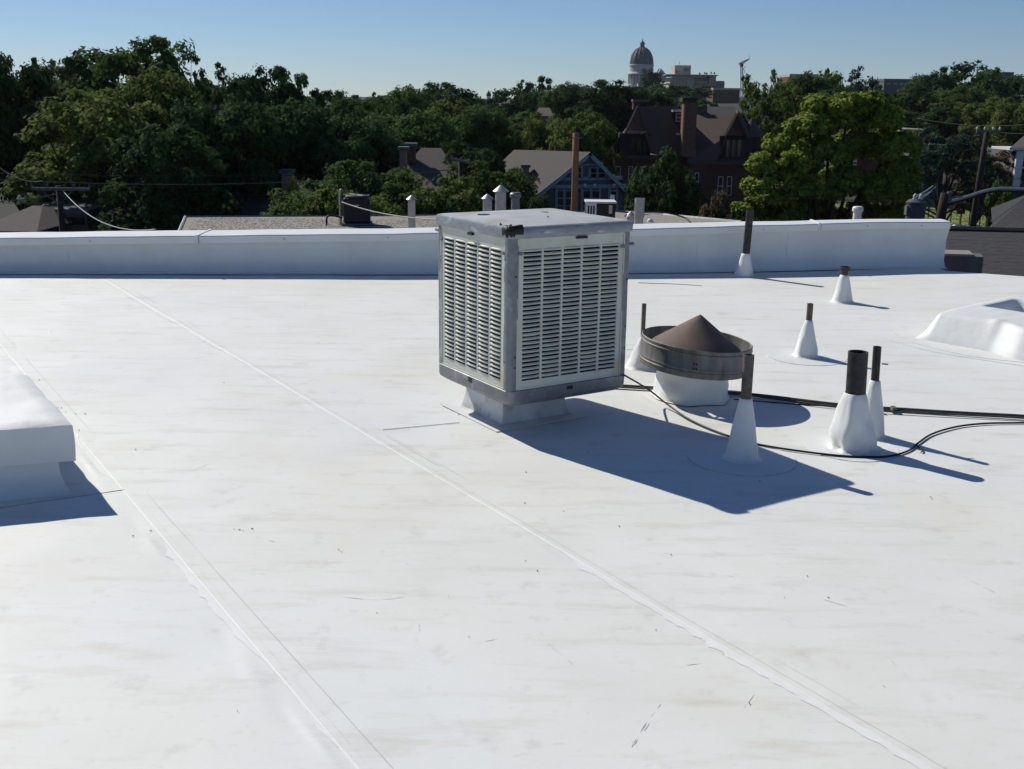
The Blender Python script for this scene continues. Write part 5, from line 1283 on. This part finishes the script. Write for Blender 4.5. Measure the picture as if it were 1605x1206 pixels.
def office():
    D = 720; root = thing('office_block', (0,0,0), 'tan concrete office block with an overhanging roof slab right of the dome', 'office building')
    hb(MB(), 1058, 1082.5, 102.5, 118, D+12, 18).build('penthouse', M_CONC, root); hb(MB(), 1072, 1080, 107, 112, D+11.6, .3).build('vent_opening', M_GLASS, root); hb(MB(), 1059, 1063, 111, 115, D+11.6, .3).build('vent_opening', M_GLASS, root)
    hb(MB(), 1043, 1126, 116.5, 119, D-4, 44).build('roof_slab', M_CONC, root)
    hb(MB(), 1050, 1086, 122, 160, D, 30).build('wall', M_CONC, root); hb(MB(), 1053, 1120, 119, 123, D+6, 26).build('attic', M_GLASS, root)
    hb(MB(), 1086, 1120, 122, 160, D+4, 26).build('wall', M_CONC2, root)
    for px_ in (1060.5, 1065.2, 1070, 1074.8): hb(MB(), px_-1.1, px_+1.1, 127, 144, D-.6, .5).build('window', M_GLASS, root)
    for px_ in (1058, 1063, 1067.6, 1072.4, 1077.2): hb(MB(), px_-.5, px_+.5, 124, 147, D-1.4, .7).build('fin', M_CONC, root)
    for y_ in (128, 135, 142, 149): hb(MB(), 1088, 1112, y_, y_+2.4, D+3.5, .4).build('window', M_GLASS, root)
    hb(MB(), 1112.5, 1120, 118, 165, D+.5, 6).build('stair_tower', M_CONC, root); hb(MB(), 1115.6, 1117, 120, 163, D-.1, .5).build('window', M_GLASS, root)
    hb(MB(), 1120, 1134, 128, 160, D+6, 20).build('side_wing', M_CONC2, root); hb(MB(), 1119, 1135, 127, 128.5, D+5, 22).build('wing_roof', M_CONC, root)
    for px_, y_ in ((1097,116),(1105,115.5),(1108,116),(1115,115),(1120,115.5)): hb(MB(), px_-.8, px_+.8, y_-2, y_+1, D+10, 2).build('roof_vent', M_STUCCO, root)
    MB().tube([at(1065,102,D+15), at(1065,96,D+15)], .12, 4).build('aerial', M_STUCCO, root)
office()
flat_block('low brick annex on the hill right of the concrete office block', 1118, 1160, 141, 165, 600, 20, M_BRICK, trim=M_CONC, wins=((1124,1127,145,150),(1131,1134,145,150),(1140,1143,145,150),(1149,1152,145,150)))
flat_block('flat brown brick building on the right hilltop', 1238, 1282, 120.5, 135, 420, 20, M_BRICK, trim=M_CONC, wins=((1244,1248,123,127),(1253,1257,123,127),(1262,1266,123,127)))
flat_block('long low dark building on the right skyline', 1386, 1429, 128, 140, 420, 18, M_STUCCO, trim=M_STUCCO, wins=((1390,1396,130,133),(1400,1406,130,133),(1410,1416,130,133)))
flat_block('grey roofed hilltop house at the right edge of the skyline', 1570, 1588, 118, 130, 380, 12, M_STUCCO)
def cupola():
    D = 420; root = thing('cupola', (0,0,0), 'tiny white cupola with a dark cap poking over the far trees', 'cupola'); c = at(766, 150, D); s = D/F
    MB().lathe([(3.4*s, at(766,162,D).z), (3.4*s, at(766,151,D).z)], 10, c=(c.x, D, 0)).build('drum', M_WHITEPAINT, root)
    MB().lathe([(4*s, at(766,151,D).z), (3.6*s, at(766,147.5,D).z), (1.5*s, at(766,144.5,D).z), (.02, at(766,141.5,D).z)], 10, c=(c.x, D, 0)).build('cap', M_COPPER, root, smooth=True)
    MB().box(c.x-6*s, c.x+6*s, D-3, D+6, ground_z(c.x, D), at(766,158,D).z).build('tower', M_STUCCO, root)
cupola()
def crane():
    D = 900; root = thing('tower_crane', (0,0,0), 'thin tower crane with a raised jib on the skyline', 'crane'); s = D/F
    base = at(1164, 145, D); hub = at(1162.5, 104, D); tip = at(1174.5, 92.5, D); tail = at(1160, 101, D)
    m_ = MB(); w_ = 1.5*s
    for dx, dy in ((-1,-1),(1,-1),(1,1),(-1,1)): m_.tube([(base.x+dx*w_, D+dy*w_, base.z-10), (hub.x+dx*w_*.8, D+dy*w_*.8, hub.z)], .35, 4)
    m_.build('mast', M_WHITEPAINT, root)
    br = MB()
    for k in range(14):
        z0, z1 = lerp(base.z-10, hub.z, k/14), lerp(base.z-10, hub.z, (k+1)/14); sg = 1 if k % 2 else -1; br.tube([(base.x-sg*w_, D-w_, z0), (base.x+sg*w_, D-w_, z1)], .22, 4)
    br.build('mast_bracing', M_WHITEPAINT, root)
    MB().box(hub.x-2.2*s, hub.x+1.8*s, D-2, D+2, hub.z-.5, hub.z+3.4*s).build('cab', M_BRICK2, root)
    j = MB(); j.tube([hub+Vector((0,0,1.5)), tip], .45, 4); j.tube([hub+Vector((0,0,3.4)), tip], .3, 4)
    for k in range(8): p0 = (hub+Vector((0,0,1.5))).lerp(tip, k/8); p1 = (hub+Vector((0,0,3.4))).lerp(tip, (k+.5)/8); j.tube([p0, p1], .2, 4)
    j.build('jib', M_CRANEJ, root); MB().tube([hub+Vector((0,0,3)), tail+Vector((-1.,0,0))], .7, 4).build('counter_jib', M_CRANEJ, root)
    MB().tube([tip, tip+Vector((0,0,3))], .12, 4).build('tip_mast', M_CRANEJ, root)
crane()

# ------------------------------------------------------------------ poles, wires, street things
def wires(label, p0, p1, sag, r=.016, group='overhead wires', m=M_CABLE, name='overhead_wire'):
    P = [p0.lerp(p1, i/28)-Vector((0,0,sag*4*(i/28)*(1-i/28))) for i in range(29)]
    tag(MB().tube(P, r, 5).build(name, m, smooth=True), label, 'wire', group)
def pole_left():
    D = 40; base = at(98, 360, D); root = thing('utility_pole', (base.x, D, GZ), 'dark wooden utility pole with a long crossarm at the left', 'utility pole')
    top = at(98, 294, D).z-GZ; MB().tube([(0,0,-.5), (0,0,top*.5), (0,0,top+.05)], [.17,.13,.10], 10).build('pole', M_DARKWOOD, root, smooth=True)
    a, c = at(52, 295, D), at(143, 295, D); MB().box(a.x-base.x, c.x-base.x, -.20, -.11, top-.10, top-.0).build('crossarm', M_GREYWOOD, root)
    for k in (0, .28, .72, 1):
        x = lerp(a.x, c.x, k)-base.x; MB().lathe([(.02,top),(.045,top+.04),(.03,top+.08),(.04,top+.11),(.001,top+.14)], 8, c=(x, -.155, 0)).build('insulator', M_STUCCO, root, smooth=True)
    for sx in (-1, 1): MB().tube([(sx*.55, -.14, top-.1), (sx*.05, -.12, top-.6)], .018, 5).build('brace', M_GREYWOOD, root)
    b2 = at(30, 320, D+2); MB().tube([at(27,319,D)-root.location, Vector((-.1,0,top-.25)), ], .012, 5).build('guy', M_GREYWOOD, root)
pole_left()
o = MB().lathe([(.02,0),(.10,.02),(.11,.06),(.05,.10),(.05,.15),(.02,.17),(.001,.20)], 10).build('wire_connector', M_TRIM, loc=at(31, 313.5, 39), smooth=True); tag(o, 'small white insulator on the wires left of the utility pole', 'insulator')
D = 40
wires('pale drooping service wire from the utility pole down to the right', at(99, 300, D), at(245, 360, 24), .45, .017, m=M_PALEWIRE)
wires('pale service wire drooping in from the left edge above the crossarm', at(-12, 255, D-6), at(66, 284, D+2), .22, .018, m=M_PALEWIRE)
wires('upper of the two dark wires across the left trees', at(-60, 270, 43), at(760, 264, 50), .25, .012)
wires('lower of the two grey wires across the left trees', at(-60, 278, 42), at(745, 262, 50), .5, .014, m=M_GREYWOOD)
wires('wire running left from under the crossarm', at(-30, 317, 36), at(98, 302, D), .08, .014, m=M_GREYWOOD)
wires('lower wire running left from the utility pole', at(-30, 315, 37), at(98, 316, D), .08, .012, m=M_GREYWOOD)
wires('pale cable strung from the condenser to the right along the gravel roof', at(536, 317, 27.5), at(700, 345, 20.5), .10, .014, m=M_PALEWIRE)
for k, (y0, y1) in enumerate(((290,286),(300,298),(308,304))):
    wires(['upper wire crossing in front of the brick mansion', 'middle wire crossing in front of the brick mansion', 'lower wire crossing in front of the brick mansion'][k], at(960, y0, 42), at(1640, y1-10, 46), .35, .011)
wires('thin wire across the hillside trees at the right', at(1440, 186, 80), at(1660, 190, 70), .4, .02)
wires('upper wire from the pole top across the right trees', at(1547, 206, 60), at(1800, 186, 40), .3, .02)
def plain_pole():
    D = 36; b0 = at(899, 330, D); t0 = at(903.5, 209, D); root = thing('wooden_pole', (b0.x, D, GZ), 'orange brown wooden pole standing behind the swamp cooler', 'pole')
    d = Vector((t0.x-b0.x, 0, t0.z-b0.z)); k = (GZ-b0.z)/d.z; x0 = d.x*k
    P = [Vector((lerp(x0, d.x, i/8)+.02*math.sin(i*1.3), 0, lerp(0, t0.z-GZ, i/8))) for i in range(9)]
    MB().tube(P, [.14-.004*i for i in range(9)], 10).build('pole', M_WOOD, root, smooth=True)
    q = P[-1]; MB().tube([q+Vector((-.12,-.1,-.15)), q+Vector((.2,-.1,-.15))], .02, 5).build('bracket', M_GALV, root)
plain_pole()
def pole_mid():
    D = 48; b0 = at(722, 340, D); root = thing('utility_pole', (b0.x, D, GZ), 'dark utility pole with a short pale crossarm between the bushes left of centre', 'utility pole')
    top = at(724, 252, D).z-GZ; MB().tube([(0,0,-.5),(0,0,top)], [.15,.10], 8).build('pole', M_DARKWOOD, root, smooth=True)
    a, c = at(706, 249, D)-root.location, at(739, 256, D)-root.location; MB().obox(Vector((a.x,-.2,a.z-.05)), (c.x-a.x, 0, c.z-a.z), (0,.1,0), (0,0,.11)).build('crossarm', M_GREYWOOD, root)
    MB().tube([(-.45,-.15,top-.05),(0,-.1,top-.5),(.45,-.15,top-.2)], .02, 5).build('brace', M_GREYWOOD, root)
    for k in (.1,.5,.9): q = a.lerp(c, k); MB().lathe([(.03,0),(.05,.05),(.001,.12)], 7, c=(q.x,-.15,q.z+.06)).build('insulator', M_STUCCO, root)
pole_mid()
def pole_right():
    D = 58; b0 = at(1524, 356, D); t0 = at(1547, 204, D); root = thing('utility_pole', (b0.x, D, GZ), 'tall leaning dark utility pole in front of the lawn at the right', 'utility pole')
    k = (GZ-b0.z)/(t0.z-b0.z); d = t0-b0
    MB().tube([(d.x*k, 0, -.3), (d.x*.5, 0, b0.z-GZ+d.z*.5), (d.x, 0, t0.z-GZ)], [.20,.16,.12], 10).build('pole', M_DARKWOOD, root, smooth=True)
    a, c = at(1528, 206, D)-root.location, at(1565, 205, D)-root.location; MB().obox(Vector((a.x,-.25,a.z-.05)), (c.x-a.x, 0, 0), (0,.1,0), (0,0,.12)).build('crossarm', M_GREYWOOD, root)
    for q in (.02,.35,.7,.98): MB().lathe([(.04,0),(.07,.08),(.04,.14),(.001,.2)], 8, c=(lerp(a.x,c.x,q),-.2,a.z+.07)).build('insulator', M_TRIM, root)
pole_right()
def transformer_pole():
    D = 33; b0 = at(1479, 345, D); root = thing('utility_pole', (b0.x, D, GZ), 'dark post with cable and a curved pale arm reaching right above the parapet end', 'utility pole')
    lp = lambda x, y: at(x, y, D)-root.location
    t = lp(1481, 303); MB().tube([Vector((t.x-.1,0,-.3)), lp(1474,345), Vector((t.x,0,t.z))], [.17,.15,.12], 10).build('pole', M_DARKWOOD, root, smooth=True)
    arm = smooth_pts([lp(1476,318), lp(1495,314), lp(1520,307), lp(1545,299), lp(1570,295.5), lp(1610,297), lp(1650,302)], 6)
    MB().tube(arm, [.042]*len(arm), 8).build('lamp_arm', M_METAL, root, smooth=True)
    MB().tube([p_+Vector((0,.02,-.085)) for p_ in arm[:-6]], .03, 6).build('cable', M_CABLE, root, smooth=True)
    MB().tube(smooth_pts([lp(1482,313), lp(1500,308), lp(1512,310)],6), .02, 5).build('bracket', M_GALV, root)
    MB().obox(lp(1484,306)+Vector((0,-.1,-.2)), (.12,0,0), (0,.12,0), (0,0,.3)).build('fitting', M_STUCCO, root)
transformer_pole()
def transformer():
    D = 32; c = at(1434, 342, D); root = thing('pole_transformer', (c.x, D, c.z), 'dark grey canister transformer with white insulators above the parapet', 'transformer')
    k = D/F
    MB().lathe([(14*k,-1.2),(14.5*k,2*k),(14.5*k,22*k),(15.4*k,22.5*k),(15.4*k,25*k),(9*k,29*k),(.001,29.5*k)], 20).build('tank', M_TANK, root, smooth=True, angle=.5)
    for dx in (-4, 5): MB().lathe([(1.5*k,27*k),(4*k,30*k),(2*k,32*k),(3.6*k,34*k),(1.4*k,37*k),(.001,38*k)], 10, c=(dx*k, -.05, 0)).build('bushing', M_TRIM, root, smooth=True)
    MB().obox((-16*k,-.1,5*k), (3*k,0,0), (0,.2,0), (0,0,14*k)).build('bracket', M_STUCCO, root)
    for x0, y0, x1, y1 in ((1438,306,1462,292),(1438,309,1466,294),(1440,312,1460,300)): wires(['upper lead','middle lead','lower lead'][int((y0-306)/3)]+' rising right from the canister transformer', at(x0, y0, D), at(x1, y1, D+1), .03, .02, group='transformer leads', m=M_PALEWIRE)
    p_ = MB().tube([(.02,.42,GZ-c.z-.3),(.02,.42,.5)], .14, 8).build('support_post', M_DARKWOOD, root, smooth=True)
transformer()
def fence():
    root = thing('iron_fence', (0,0,0), 'thin dark post fence along the near edge of the lawn', 'fence'); D = 86
    zz = GZ
    for px_ in (1446, 1456, 1470, 1492, 1508, 1521, 1538, 1552):
        x = bearing(px_, D, -6); MB().tube([(x, D, GZ), (x, D, GZ+2.1)], .045, 5).build('post', M_CABLE, root)
    x0, x1 = bearing(1440, D, -6), bearing(1560, D, -6)
    for z in (.4, 2.0): MB().tube([(x0, D, GZ+z), (x1, D, GZ+z)], .03, 4).build('rail', M_CABLE, root)
fence()
o = thing('street_sign', (bearing(1508, 84, -5), 84, GZ), 'small square sign on a thin post in front of the lawn', 'sign')
MB().tube([(0,0,0),(0,0,2.4)], .04, 5).build('post', M_GALV, o); MB().box(-.32,.32,-.06,-.03,1.9,2.9).build('sign_board', M_BRICK, o)
def car():
    D = 77; px_ = 1521; x = bearing(px_, D, -6.6); top = at(px_, 351.5, D+1).z; z0 = top-1.45
    root = thing('parked_car', (x, D, z0), 'white car whose roof shows just above the dark shingle roof', 'car')
    prof = [(-2.1,.35),(-2.1,.75),(-1.2,.92),(-.6,1.38),(.5,1.45),(1.3,1.36),(1.95,.95),(2.15,.85),(2.15,.35)]
    def body(w, pr, name, m, par=root):
        b = MB(); n = len(pr); v = []
        for sx, k in ((-1,1),(-.92,1),(.92,1),(1,1)):
            for y, z in pr: v.append((sx*w*(1-.16*max(0, z-.9)/.5), y*(1 if abs(sx) < 1 else .97), z*(1 if abs(sx) < 1 else .985)))
        b.add(v, [(j*n+i, (j+1)*n+i, (j+1)*n+(i+1)%n, j*n+(i+1)%n) for j in range(3) for i in range(n)]+[tuple(range(n)), tuple(3*n+i for i in range(n))[::-1]]); return b.build(name, m, par, smooth=False, bevel=.04)
    body(.95, prof, 'body', M_CARW)
    MB().prism([(-.74,-.68,1.33),(.74,-.68,1.33),(.82,-1.16,.98),(-.82,-1.16,.98)], (0,-.02,.02)).build('windscreen', M_GLASS, root)
    for sx in (-1, 1): MB().prism([(sx*.90,-.9,.98),(sx*.90,1.5,.98),(sx*.83,1.1,1.32),(sx*.83,-.45,1.34)], (sx*.02,0,0)).build('side_window', M_GLASS, root)
    for sx in (-1, 1):
        for y in (-1.35, 1.4):
            w = MB().lathe([(.001,-.1),(.2,-.1),(.33,-.09),(.34,0),(.33,.09),(.2,.1),(.001,.1)], 16).build('wheel', M_RUBBER, root); w.location = (sx*.84, y, .34); w.rotation_euler = (0, PI/2, 0)
        MB().box(sx*.72-.15, sx*.72+.15, -2.13, -2.09, .6, .74).build('headlight', M_METAL, root)
car()

# ------------------------------------------------------------------ the summer air
def haze():
    mt = bpy.data.materials.new('air'); mt.use_nodes = True; n = mt.node_tree; n.nodes.remove(n.nodes['Principled BSDF'])
    v = n.nodes.new('ShaderNodeVolumePrincipled'); v.inputs['Color'].default_value = (.78, .88, 1, 1); v.inputs['Density'].default_value = .00005; v.inputs['Anisotropy'].default_value = .2
    n.links.new(v.outputs[0], n.nodes['Material Output'].inputs['Volume'])
    o = MB().box(-1640, 1640, -90, 2440, GZ-1.5, 96).build('haze', mt); tag(o, kind='stuff'); o['label'] = 'thin summer haze over the town'
haze()
